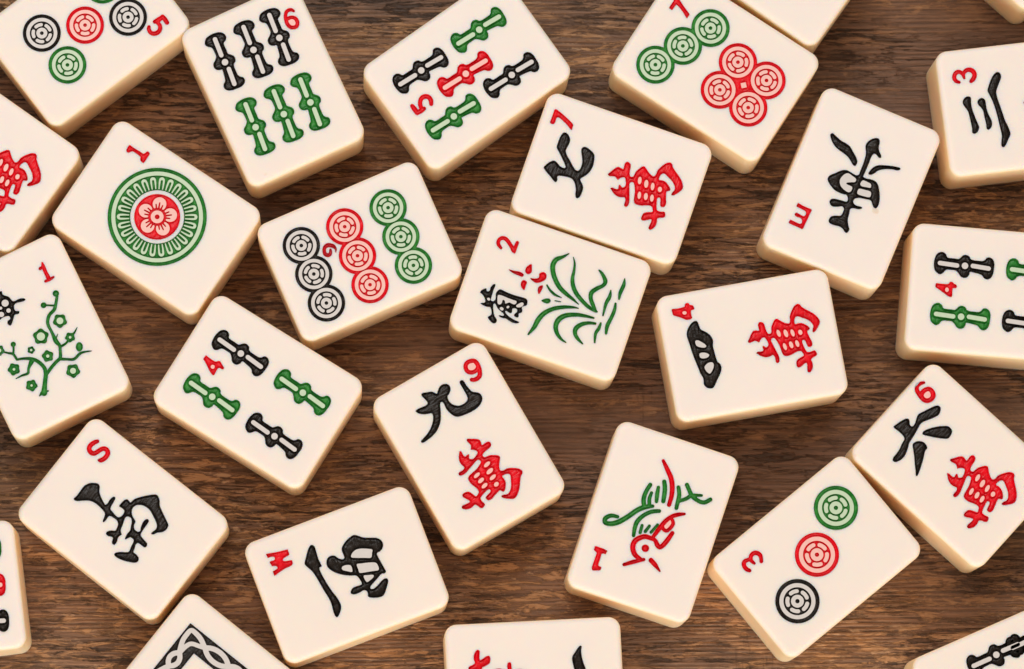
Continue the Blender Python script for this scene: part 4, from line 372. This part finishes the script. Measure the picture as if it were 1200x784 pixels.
def wood():
    k = NT('weathered_dark_wood'); b = k.b
    v = k.obj()
    warp = k.n('TexNoise', i_Scale=9.0, i_Detail=2.0); k.l(v, warp.inputs['Vector'])
    wv = k.n('VectorMath', operation='MULTIPLY_ADD'); k.l(warp.outputs['Color'], wv.inputs[0])
    wv.inputs[1].default_value = (0.005, 0.0035, 0.0); k.l(v, wv.inputs[2]); w = wv.outputs[0]
    sep = k.n('Separate' + 'XYZ'); k.l(v, sep.inputs[0])
    def N(sx, sy, off, det=5, rough=0.6, dist=0.0, src=None):
        return k.noise(k.mapping(src or w, (sx, sy, 40), (off, off * 0.7, 0)), 1.0, det, rough, dist)
    def mask(f, a, b, top=1.0): return k.ramp(f, [(a, 0.0), (b, top)])
    patch = N(11, 24, 1.7, 6, 0.66, 0.4, v)                                   # where the varnish is worn
    wear = k.math('ADD', patch, k.math('MULTIPLY', k.math('SUBTRACT', 0.145, sep.outputs[1]), 0.7))
    broad = k.math('ADD', k.math('MULTIPLY', N(8, 75, 3.0, 6, 0.62), 0.6), k.math('MULTIPLY', N(13, 26, 31.0, 5, 0.6, 0.3, v), 0.4))
    ring = k.math('ADD', k.math('MULTIPLY', sep.outputs[1], 2100.0), k.math('MULTIPLY', N(3.5, 20, 2.0, 4, 0.5), 32.0))
    lines = k.math('PINGPONG', ring, 1.0)           # long growth lines
    lines = k.math('ADD', k.math('MULTIPLY', lines, k.ramp(N(14, 90, 21.0, 3), [(0.40, 0.08), (0.62, 0.36)])), k.math('MULTIPLY', N(34, 760, 8.0, 6, 0.68), 0.84))
    fine = N(70, 2400, 4.0, 5, 0.6)                                           # pores
    base = k.ramp(broad, [(0.36, (0.115, 0.064, 0.040)), (0.50, (0.240, 0.134, 0.082)), (0.63, (0.36, 0.205, 0.124))])
    base = k.mix(mask(wear, 0.44, 0.66, 0.8), base, (0.42, 0.23, 0.120))
    base = k.mix(k.math('MULTIPLY', k.ramp(lines, [(0.40, 1.0), (0.60, 0.0)]), 0.68), base, (0.094, 0.054, 0.036))
    base = k.mix(k.math('MULTIPLY', k.ramp(fine, [(0.38, 1.0), (0.55, 0.0)]), 0.5), base, (0.080, 0.046, 0.031))
    chips = k.math('MULTIPLY', mask(N(120, 560, 5.0, 9, 0.74, 0.6), 0.51, 0.55), mask(wear, 0.40, 0.57, 1.0))
    base = k.mix(chips, base, (0.50, 0.275, 0.130))                           # bare wood in chips and flecks
    pale = k.math('MULTIPLY', mask(N(200, 800, 2.5, 7, 0.72, 0.3), 0.56, 0.61, 0.85), mask(wear, 0.44, 0.62))
    base = k.mix(pale, base, (0.55, 0.35, 0.200))
    dk = k.math('MULTIPLY', mask(N(120, 900, 9.0, 8, 0.74, 0.6), 0.525, 0.56), mask(N(22, 60, 6.0, 3), 0.42, 0.58, 0.80))
    base = k.mix(dk, base, (0.024, 0.014, 0.011))                             # open cracks and black residue
    blot = mask(N(26, 42, 12.0, 5, 0.65, 0.3), 0.58, 0.70, 0.6)
    base = k.mix(blot, base, (0.076, 0.044, 0.031))                           # old dark stains
    tick = k.math('MULTIPLY', mask(N(800, 130, 4.0, 4, 0.65, 0.0, v), 0.54, 0.66), mask(N(34, 60, 4.4, 2, 0.5, 0.0, v), 0.60, 0.70, 0.55))
    base = k.mix(tick, base, (0.036, 0.019, 0.013))
    k.l(base, b.inputs['Base Color'])
    k.l(k.ramp(broad, [(0.3, 0.42), (0.7, 0.60)]), b.inputs['Roughness'])
    b.inputs['Specular IOR Level'].default_value = 0.5
    h = k.math('ADD', k.math('MULTIPLY', lines, 0.9), k.math('MULTIPLY', fine, 0.35))
    h = k.math('ADD', h, k.math('MULTIPLY', dk, -0.5))
    h = k.math('ADD', h, k.math('MULTIPLY', chips, -0.12))
    k.bump(h, 1.0, 0.0008)
    return k.m
WOOD = wood()

# ------------------------------------------------------------------ helpers for objects
def link(name, mesh, parent=None):
    o = bpy.data.objects.new(name, mesh)
    scn.collection.objects.link(o)
    if parent: o.parent = parent
    return o

# ------------------------------------------------------------------ the table
def make_table():
    x0, x1, y0, y1, z0, z1, c = -0.30, 0.36, -0.10, 0.40, -0.030, 0.0, 0.004
    vs, fs = [], []
    def ring(ins, z):
        vs.extend([(x0 + ins, y0 + ins, z), (x1 - ins, y0 + ins, z), (x1 - ins, y1 - ins, z), (x0 + ins, y1 - ins, z)])
    ring(c, z1); ring(0, z1 - c); ring(0, z0)
    fs.append((0, 1, 2, 3))
    for r in (0, 4):
        for i in range(4):
            j = (i + 1) % 4
            fs.append((r + i, r + 4 + i, r + 4 + j, r + j))
    fs.append((11, 10, 9, 8))
    me = bpy.data.meshes.new('table'); me.from_pydata(vs, [], fs); me.materials.append(WOOD)
    o = link('wooden_table', me)
    o['kind'] = 'structure'
    o['label'] = 'dark brown weathered wooden table top with horizontal grain under the tiles'
    o['category'] = 'table'
make_table()

# ------------------------------------------------------------------ engraving fields
def smooth(pts, closed=True, sub=4):
    p = np.asarray(pts, float); n = len(p)
    if n < 3: return p
    out = []
    rng = range(n) if closed else range(n - 1)
    for i in rng:
        if closed: a, b, c, d = p[i - 1], p[i], p[(i + 1) % n], p[(i + 2) % n]
        else: a, b, c, d = p[max(i - 1, 0)], p[i], p[i + 1], p[min(i + 2, n - 1)]
        for t in np.arange(sub) / sub:
            out.append(0.5 * (2 * b + (c - a) * t + (2 * a - 5 * b + 4 * c - d) * t * t + (3 * b - a - 3 * c + d) * t ** 3))
    if not closed: out.append(p[-1])
    return np.array(out)

def f_poly(X, Y, loop):
    """signed distance, positive inside (even-odd)"""
    A = loop; B = np.roll(loop, -1, 0)
    D2 = np.full(X.shape, 1e9); ins = np.zeros(X.shape, bool)
    for (ax, ay), (bx, by) in zip(A, B):
        dx, dy = bx - ax, by - ay
        L2 = dx * dx + dy * dy + 1e-12
        t = np.clip(((X - ax) * dx + (Y - ay) * dy) / L2, 0, 1)
        D2 = np.minimum(D2, (X - ax - t * dx) ** 2 + (Y - ay - t * dy) ** 2)
        if ay != by:
            cond = ((ay > Y) != (by > Y)) & (X < (bx - ax) * (Y - ay) / (by - ay) + ax)
            ins ^= cond
    return np.where(ins, 1, -1) * np.sqrt(D2)
def f_stroke(X, Y, pts):
    F = np.full(X.shape, -1e9)
    for a, b in zip(pts[:-1], pts[1:]):
        dx, dy = b[0] - a[0], b[1] - a[1]
        t = np.clip(((X - a[0]) * dx + (Y - a[1]) * dy) / (dx * dx + dy * dy + 1e-12), 0, 1)
        F = np.maximum(F, a[2] + t * (b[2] - a[2]) - np.hypot(X - a[0] - t * dx, Y - a[1] - t * dy))
    return F

class Glyph:
    """a CSG field of polygons, strokes and circles, in tile millimetres"""
    def __init__(s, ops, raw=False):
        s.ops = []
        lo, hi = np.array([1e9, 1e9]), np.array([-1e9, -1e9])
        for sg, kd, d in ops:
            if kd == 'p':
                q = np.array(d, float).reshape(-1, 2)
                q = q if raw else smooth(q)
            elif kd == 's':
                q = smooth(np.array(d, float).reshape(-1, 3), False)
                q[:, 2] = np.maximum(q[:, 2], 0.05)
            elif kd == 'q': q = np.array(d, float).reshape(-1, 2); kd = 'p'
            else: q = np.array(d, float)
            s.ops.append((sg, kd, q))
            if sg == '+':
                if kd == 'p': a, b = q.min(0), q.max(0)
                elif kd == 's': a, b = (q[:, :2] - q[:, 2:]).min(0), (q[:, :2] + q[:, 2:]).max(0)
                else: a, b = q[:2] - q[2], q[:2] + q[2]
                lo, hi = np.minimum(lo, a), np.maximum(hi, b)
        s.lo, s.hi = lo, hi
    def F(s, X, Y):
        F = np.full(X.shape, -9.0)
        for sg, kd, q in s.ops:
            if kd == 'p': g = f_poly(X, Y, q)
            elif kd == 's': g = f_stroke(X, Y, q)
            else: g = q[2] - np.hypot(X - q[0], Y - q[1])
            F = np.maximum(F, g) if sg == '+' else np.minimum(F, -g)
        return F

def contours(F, lev, x0, y0, h):
    """marching squares -> closed loops of points"""
    G = F - lev
    G = np.where(np.abs(G) < 1e-7, 1e-7, G)
    ny, nx = G.shape
    S = G > 0
    code = S[:-1, :-1] * 1 + S[:-1, 1:] * 2 + S[1:, 1:] * 4 + S[1:, :-1] * 8
    js, is_ = np.nonzero((code > 0) & (code < 15))
    nxt = {}
    def pt(e):
        k, i, j = e
        if k == 0: a, b = G[j, i], G[j, i + 1]; return (x0 + h * (i + a / (a - b)), y0 + h * j)
        a, b = G[j, i], G[j + 1, i]; return (x0 + h * i, y0 + h * (j + a / (a - b)))
    T = {1: ((3, 0),), 2: ((0, 1),), 3: ((3, 1),), 4: ((1, 2),), 5: ((3, 2), (1, 0)), 6: ((0, 2),), 7: ((3, 2),),
         8: ((2, 3),), 9: ((2, 0),), 10: ((0, 3), (2, 1)), 11: ((2, 1),), 12: ((1, 3),), 13: ((1, 0),), 14: ((0, 3),)}
    for j, i in zip(js.tolist(), is_.tolist()):
        ed = ((0, i, j), (1, i + 1, j), (0, i, j + 1), (1, i, j))
        for a, b in T[int(code[j, i])]:
            nxt[ed[a]] = ed[b]
    loops = []
    while nxt:
        st = next(iter(nxt)); cur = st; lp = []
        while cur in nxt:
            lp.append(cur); cur = nxt.pop(cur)
        if len(lp) > 3: loops.append(np.array([pt(e) for e in lp]))
    return loops

def simplify(p, tol):
    n = len(p)
    if n < 8: return p
    k0 = int(np.argmax(((p - p[0]) ** 2).sum(1)))
    keep = np.zeros(n, bool); keep[0] = keep[k0] = True
    st = [(0, k0), (k0, n)]
    while st:
        a, b = st.pop()
        if b - a < 2: continue
        A, B = p[a], p[b % n]
        d = B - A; L = math.hypot(*d) + 1e-12
        q = p[a + 1:b] - A
        dist = np.abs(q[:, 0] * d[1] - q[:, 1] * d[0]) / L
        m = int(np.argmax(dist))
        if dist[m] > tol:
            keep[a + 1 + m] = True; st += [(a, a + 1 + m), (a + 1 + m, b)]
    return p[keep]
def inside(X, Y, loops):
    r = np.zeros(X.shape, bool)
    for lp in loops:
        A = lp; B = np.roll(lp, -1, 0)
        for (ax, ay), (bx, by) in zip(A, B):
            if ay != by:
                r ^= ((ay > Y) != (by > Y)) & (X < (bx - ax) * (Y - ay) / (by - ay) + ax)
    return r
def area(p):
    q = np.roll(p, -1, 0); return 0.5 * float((p[:, 0] * q[:, 1] - p[:, 1] * q[:, 0]).sum())

def cdt(loops, pts=()):
    vs, es = [], []
    for lp in loops:
        b = len(vs); n = len(lp)
        vs += [Vector((float(x), float(y))) for x, y in lp]
        es += [(b + i, b + (i + 1) % n) for i in range(n)]
    vs += [Vector((float(x), float(y))) for x, y in pts]
    ov, oe, of, *_ = delaunay_2d_cdt(vs, es, [], 0, 1e-6)
    return np.array([tuple(v) for v in ov]), np.array([tuple(f) for f in of], int)

def engrave(g, depth=0.5, wall=0.42, h=0.06, through=None):
    """-> level-0 loops, outer loops, verts (x,y,z), triangles, is-ink flags, rim flags"""
    lo, hi = g.lo - 3 * h, g.hi + 3 * h
    nx, ny = int((hi[0] - lo[0]) / h) + 2, int((hi[1] - lo[1]) / h) + 2
    X, Y = np.meshgrid(lo[0] + h * np.arange(nx), lo[1] + h * np.arange(ny))
    F = g.F(X, Y)
    L0 = [simplify(c, 0.008) for c in contours(F, 0.0, lo[0], lo[1], h)]
    L0 = [c for c in L0 if abs(area(c)) > 0.01 and len(c) > 3]
    outer = []
    for c in L0:
        m = c[:1]
        if not any(o is not c and abs(area(o)) > abs(area(c)) and inside(m[:, 0], m[:, 1], [o])[0] for o in L0):
            outer.append(c)
    loops = list(L0)
    for lv in (0.035, 0.09, 0.17, 0.25, 0.33, 0.42, 0.75):
        loops += [c for c in (simplify(c, 0.014) for c in contours(F, lv, lo[0], lo[1], h)) if len(c) > 3 and abs(area(c)) > 0.01]
    V, T = cdt(loops)
    cx, cy = V[T].mean(1).T
    ok = inside(cx, cy, outer)
    if through is not None: ok &= ~(through.F(cx, cy) > 0)
    T = T[ok]; Fc = g.F(cx[ok], cy[ok]); isink = Fc > 0
    Fv = g.F(V[:, 0], V[:, 1])
    d = np.clip(Fv, 0, None)
    z = -depth * (1 - (1 - np.clip(d / wall, 0, 1)) ** 2.2)
    t = np.clip((d - wall) / 0.20, 0, 1); z += depth * 0.30 * t * t * (3 - 2 * t)
    rim = np.abs(Fv) < 0.02
    z[rim] = 0
    orient = np.cross(V[T[:, 1]] - V[T[:, 0]], V[T[:, 2]] - V[T[:, 0]])
    T[orient < 0] = T[orient < 0][:, ::-1]
    return dict(L0=L0, outer=outer, through=through, V=np.column_stack([V, z]), T=T, ink=isink)

def ink_mesh(name, e, colour, sel=None):
    T, k = e['T'], e['ink']
    if sel is not None: T, k = T[sel], k[sel]
    u, inv = np.unique(T, return_inverse=True)
    V = e['V'][u].copy(); V[:, 2] += TILE_H + 0.004
    me = bpy.data.meshes.new(name)
    me.from_pydata((V * MM).tolist(), [], inv.reshape(-1, 3).tolist())
    me.materials.append(INK[colour][0]); me.materials.append(INK[colour][1])
    me.polygons.foreach_set('material_index', (~k).astype(np.int32))
    me.polygons.foreach_set('use_smooth', np.ones(len(T), bool))
    q = inv.reshape(-1, 3)                              # smooth grooves, flat crisp islands
    fn = np.cross(V[q[:, 1]] - V[q[:, 0]], V[q[:, 2]] - V[q[:, 0]])
    vn = np.zeros_like(V)
    for c in range(3): np.add.at(vn, q[k, c], fn[k])
    vn /= np.maximum(np.linalg.norm(vn, axis=1, keepdims=True), 1e-12)
    ln = vn[q]; ln[~k] = (0, 0, 1)
    me.normals_split_custom_set(ln.reshape(-1, 3).tolist())
    return me

def rrect(hl, hw, rc, n=9):
    o, nn = [], []
    for sx, sy, a0 in ((1, 1, 0), (-1, 1, 90), (-1, -1, 180), (1, -1, 270)):
        for k in range(n + 1):
            a = math.radians(a0 + 90 * k / n)
            o.append((sx * (hl - rc) + rc * math.cos(a), sy * (hw - rc) + rc * math.sin(a))); nn.append((math.cos(a), math.sin(a)))
    return np.array(o), np.array(nn)

RC, RH, RV = 2.45, 1.15, 1.05          # corner radius, edge fillet (horizontal, vertical)
def body_mesh(engr):
    hl, hw = TILE_L / 2, TILE_W / 2
    top, nn = rrect(hl - RH, hw - RH, RC - RH)
    loops = [top]
    for e in engr: loops += e['L0']
    V2, T = cdt(loops)
    cx, cy = V2[T].mean(1).T
    keep = inside(cx, cy, [top])
    for e in engr:
        r = inside(cx, cy, e['outer'])
        if e['through'] is not None: r &= ~(e['through'].F(cx, cy) > 0)
        keep &= ~r
    T = T[keep]
    o = np.cross(V2[T[:, 1]] - V2[T[:, 0]], V2[T[:, 2]] - V2[T[:, 0]])
    T[o < 0] = T[o < 0][:, ::-1]
    V = [np.column_stack([V2, np.full(len(V2), TILE_H)])]; N = [np.tile((0, 0, 1.0), (len(V2), 1))]; F = T.tolist()
    cnt = len(V2)
    for e in engr:                                   # the recess under the ink
        v = e['V'].copy(); rimz = np.abs(v[:, 2]) < 1e-6
        lift = np.where(rimz, 0.0, -0.03)
        on_island = np.zeros(len(v), bool); on_island[np.unique(e['T'][~e['ink']])] = True
        v[:, 2] += TILE_H + lift - np.where(on_island, 0.03, 0.0)
        V.append(v); N.append(np.tile((0, 0, 1.0), (len(v), 1)))
        F += (e['T'] + cnt).tolist(); cnt += len(v)
    m = len(top); prev = None
    prof = [(RH * (1 - math.sin(a)), TILE_H - RV * (1 - math.cos(a)), math.sin(a) / RH, math.cos(a) / RV) for a in np.radians(np.linspace(0, 90, 9))]
    rb = 1.0
    prof += [(0.0, TILE_H * 0.5, 1, 0), (0.0, rb, 1, 0)]
    prof += [(rb * (1 - math.cos(a)), rb * (1 - math.sin(a)), math.cos(a), -math.sin(a)) for a in np.radians(np.linspace(18, 90, 5))]
    for ins, z, nr, nz in prof:
        p, nn = rrect(hl - ins, hw - ins, max(RC - ins, 0.05))
        V.append(np.column_stack([p, np.full(m, z)]))
        q = math.hypot(nr, nz); N.append(np.column_stack([nn * nr / q, np.full(m, nz / q)]))
        if prev is not None:
            for i in range(m):
                j = (i + 1) % m
                F.append((prev + i, cnt + i, cnt + j, prev + j))
        prev = cnt; cnt += m
    F.append(tuple(range(prev + m - 1, prev - 1, -1)))
    me = bpy.data.meshes.new('body')
    me.from_pydata((np.vstack(V) * MM).tolist(), [], F)
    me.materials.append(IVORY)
    me.polygons.foreach_set('use_smooth', np.ones(len(me.polygons), bool))
    me.normals_split_custom_set_from_vertices(np.vstack(N).tolist())
    return me

# ------------------------------------------------------------------ kinds of engraving
def rosette_ops(cs, R, extra=None):
    rnd = random.Random(int(cs[0][0] * 100) + 7)
    ops = [['+', 'c', (x, y, R)] for x, y in cs]
    if extra: ops.append(['+', 'c', (extra[0], extra[1], 0.42 * R)])
    ops += [['-', 'c', (x, y, 0.815 * R)] for x, y in cs]
    ops += [['+', 'c', (x, y, 0.63 * R)] for x, y in cs]
    for x, y in cs:
        ph = rnd.random() * 6.28
        for k in range(5):
            a0 = ph + k * 1.2566
            s = []
            for a in np.linspace(-0.33, 0.33, 5):
                s += [x + 0.455 * R * math.cos(a0 + a), y + 0.455 * R * math.sin(a0 + a), 0.088 * R]
            ops.append(['-', 's', s])
        ops.append(['-', 'c', (x, y, 0.29 * R)])
        ops.append(['+', 'c', (x, y, 0.10 * R)])
    if extra:
        a = 0.19 * R; ex, ey = extra
        ops.append(['-', 'q', [ex + a, ey, ex, ey + a, ex - a, ey, ex, ey - a]])
    return ops

STICK = None
def stick_engraving(x, y, a):
    global STICK
    if STICK is None: STICK = engrave(Glyph(DATA['stick']), 0.75, 0.22)
    c, s = math.cos(a), math.sin(a)
    M = np.array([[c, s], [-s, c]])
    mv = lambda p: p @ M + (x, y)
    V = STICK['V'].copy(); V[:, :2] = mv(V[:, :2])
    return dict(L0=[mv(l) for l in STICK['L0']], outer=[mv(l) for l in STICK['outer']], through=None, V=V, T=STICK['T'], ink=STICK['ink'])

def circ(x, y, r): return ('c', (x, y, r))
def build_tile(key, label):
    x, y, th = DATA['pose'][key]
    root = bpy.data.objects.new('mahjong_tile', None)
    root.empty_display_size = 0.01
    scn.collection.objects.link(root)
    root.location = (x * MM, y * MM, 0.0); root.rotation_euler = (0, 0, th)
    root['label'] = label; root['category'] = 'mahjong tile'; root['group'] = 'mahjong tiles scattered over the table'
    engr, parts = [], []
    for it in DATA['tiles'].get(key, []):
        kind = it[0]
        if kind == 'bamboo_mark':
            for col, sx, sy, dg in it[1]:
                e = stick_engraving(sx, sy, math.radians(dg))
                if np.abs(e['V'][:, 0]).max() > TILE_L / 2 - 2.2: continue
                engr.append(e); parts.append(('bamboo_mark', ink_mesh('bamboo_mark', e, col)))
        elif kind == 'circle_mark':
            R = it[2]; todo = list(it[1]); extra = it[3] if len(it) > 3 else None
            while todo:
                grp = [todo.pop(0)]; grow = True
                while grow:
                    grow = False
                    for q in list(todo):
                        if q[0] == grp[0][0] and any(math.hypot(q[1] - g[1], q[2] - g[2]) < 2.05 * R for g in grp):
                            grp.append(q); todo.remove(q); grow = True
                cs = [(g[1], g[2]) for g in grp]
                e = engrave(Glyph(rosette_ops(cs, R, extra if grp[0][0] == 'red' else None)), 0.45, 0.16, 0.05)
                engr.append(e)
                c = e['V'][e['T']].mean(1)
                near = np.argmin([np.hypot(c[:, 0] - a, c[:, 1] - b) for a, b in cs], 0)
                for k in range(len(cs)):
                    parts.append(('circle_mark', ink_mesh('circle_mark', e, grp[0][0], near == k)))
        elif kind == 'big_circle':
            bx, by, R = it[1:]
            ops = [['+', 'c', (bx, by, R)], ['-', 'c', (bx, by, 0.925 * R)], ['+', 'c', (bx, by, 0.845 * R)]]
            for k in range(26):
                a = 0.1 + k * 2 * math.pi / 26; ca, sa = math.cos(a), math.sin(a)
                ops.append(['-', 's', [bx + .56 * R * ca, by + .56 * R * sa, .046 * R, bx + .70 * R * ca, by + .70 * R * sa, .060 * R, bx + .755 * R * ca, by + .755 * R * sa, .058 * R]])
            for k in range(26):
                a = 0.1 + k * 2 * math.pi / 26; ca, sa = math.cos(a), math.sin(a)
                ops.append(['+', 's', [bx + .52 * R * ca, by + .52 * R * sa, .022 * R, bx + .63 * R * ca, by + .63 * R * sa, .026 * R, bx + .735 * R * ca, by + .735 * R * sa, .022 * R]])
            ops += [['+', 'c', (bx, by, 0.565 * R)], ['-', 'c', (bx, by, 0.545 * R)]]
            thr = Glyph([['+', 'c', (bx, by, 0.545 * R)]])
            e = engrave(Glyph(ops), 0.45, 0.16, 0.05, thr)
            engr.append(e); parts.append(('wheel_ornament', ink_mesh('wheel_ornament', e, 'green')))
            ops = [['+', 'c', (bx, by, 0.465 * R)]]
            for k in range(5):
                a = 1.98 + k * 2 * math.pi / 5; ca, sa = math.cos(a), math.sin(a)
                ops.append(['-', 'c', (bx + .265 * R * ca, by + .265 * R * sa, .138 * R)])
            for k in range(5):
                for d, r1 in ((-0.27, .255), (0, .29), (0.27, .255)):
                    a = 1.98 + k * 2 * math.pi / 5 + d; ca, sa = math.cos(a), math.sin(a)
                    ops.append(['+', 's', [bx + .12 * R * ca, by + .12 * R * sa, .022 * R, bx + r1 * R * ca, by + r1 * R * sa, .014 * R]])
            ops += [['+', 'c', (bx, by, .185 * R)], ['-', 'c', (bx, by, .13 * R)], ['+', 'c', (bx, by, .05 * R)]]
            e = engrave(Glyph(ops), 0.45, 0.16, 0.05)
            engr.append(e); parts.append(('flower_ornament', ink_mesh('flower_ornament', e, 'red')))
        elif kind == 'frame':
            (ox, oy), (ix, iy), cs, nt, nl = it[1:]
            ops = [['+', 'q', [ox, oy, -ox, oy, -ox, -oy, ox, -oy]]]
            for f in ((1, 1), (-1, 1), (1, -1), (-1, -1)):
                for s in cs:
                    ops.append(['-', 's', [v * f[k % 3] if k % 3 < 2 else v for k, v in enumerate(s)]])
                t = []
            w = 0.52
            for f in (1, -1):
                xs = [nt[0], -1.9, 1.9, -nt[0]]
                for a, b in zip(xs[:-1], xs[1:]):
                    amp = 1.15 if b - a > 5 else 0.9
                    for sgn in (1, -1):
                        ops.append(['-', 's', [v for t, q in ((0, 0), (.22, .72), (.5, 1), (.78, .72), (1, 0)) for v in (a + (b - a) * t, f * (nt[1] + sgn * amp * q), w)]])
                ys = [nl[1], -nl[1]]
                for a, b in zip(ys[:-1], ys[1:]):
                    for sgn in (1, -1):
                        ops.append(['-', 's', [v for t, q in ((0, 0), (.22, .72), (.5, 1), (.78, .72), (1, 0)) for v in (f * (nl[0] + sgn * 1.0 * q), a + (b - a) * t, w)]])
            ops.append(['-', 'q', [ix, iy, -ix, iy, -ix, -iy, ix, -iy]])
            thr = Glyph([['+', 'q', [ix, iy, -ix, iy, -ix, -iy, ix, -iy]]])
            e = engrave(Glyph(ops), 0.35, 0.16, 0.06, thr)
            engr.append(e); parts.append(('braided_frame', ink_mesh('braided_frame', e, 'black')))
        else:
            e = engrave(Glyph(it[2]), *((0.55, 0.19) if kind in ('numeral', 'letter') or it[1] == 'green' else (0.75, 0.22)), 0.05)
            engr.append(e); parts.append((kind, ink_mesh(kind, e, it[1])))
    link('body', body_mesh(engr), root)
    for n, me in parts:
        link(n, me, root)
    return root

LABELS = [
    ('dot5', 'ivory tile with five circles and a red 5, cut off in the top left corner'),
    ('bam6', 'ivory tile with six bamboo marks, three black, three green, and a red 6'),
    ('bam5', 'ivory tile with five bamboo marks in green, black and red beside a red 5'),
    ('dot7', 'ivory tile with three green circles in a slanting row and four red ones'),
    ('blank', 'ivory tile with only a plain corner in view above the seven circles tile'),
    ('corner', 'ivory tile with only a small plain tip showing in the top right corner'),
    ('wan3', 'ivory tile with three black strokes and a red 3, cut off at the right edge'),
    ('east', 'ivory tile with a large black character and a red letter E'),
    ('bam4r', 'ivory tile with two black and two green bamboo marks, cut off at the right edge'),
    ('wan7', 'ivory tile with a red 7, a black seven character and a red character'),
    ('orchid', 'ivory tile with green orchid leaves, a small red flower and a red 2'),
    ('wan4', 'ivory tile with a red 4, a slim black character and a red character'),
    ('dot9', 'ivory tile with nine circles in black, red and green columns of three'),
    ('dot1', 'ivory tile with one large green and red wheel ornament and a red 1'),
    ('wanl', 'ivory tile with half a red character, cut off at the left edge'),
    ('plum', 'ivory tile with a green blossoming tree and red 1 at the left edge'),
    ('bam4', 'whole ivory tile with two black and two green bamboo marks around a 4'),
    ('wan9', 'ivory tile with a red 9 above a black nine character and a red character'),
    ('south', 'ivory tile with a large black character and a red letter S'),
    ('west', 'ivory tile with a large black character and a red letter W'),
    ('bird', 'ivory tile with a red and green bird and a red 1'),
    ('dot3', 'ivory tile with three circles, one green, one red, one black, and a 3'),
    ('wan6', 'ivory tile with a red 6, a black six character and a red character'),
    ('bambl', 'ivory tile cut off at the lower left edge, showing black and red mark ends'),
    ('dragon', 'ivory tile with the corner of a black braided frame at the bottom edge'),
    ('wanb', 'ivory tile at the bottom edge with tips of red and black strokes in view'),
    ('bambr', 'ivory tile with a row of black bamboo marks, cut off in the bottom right corner'),
]
for key, label in LABELS:
    build_tile(key, label)
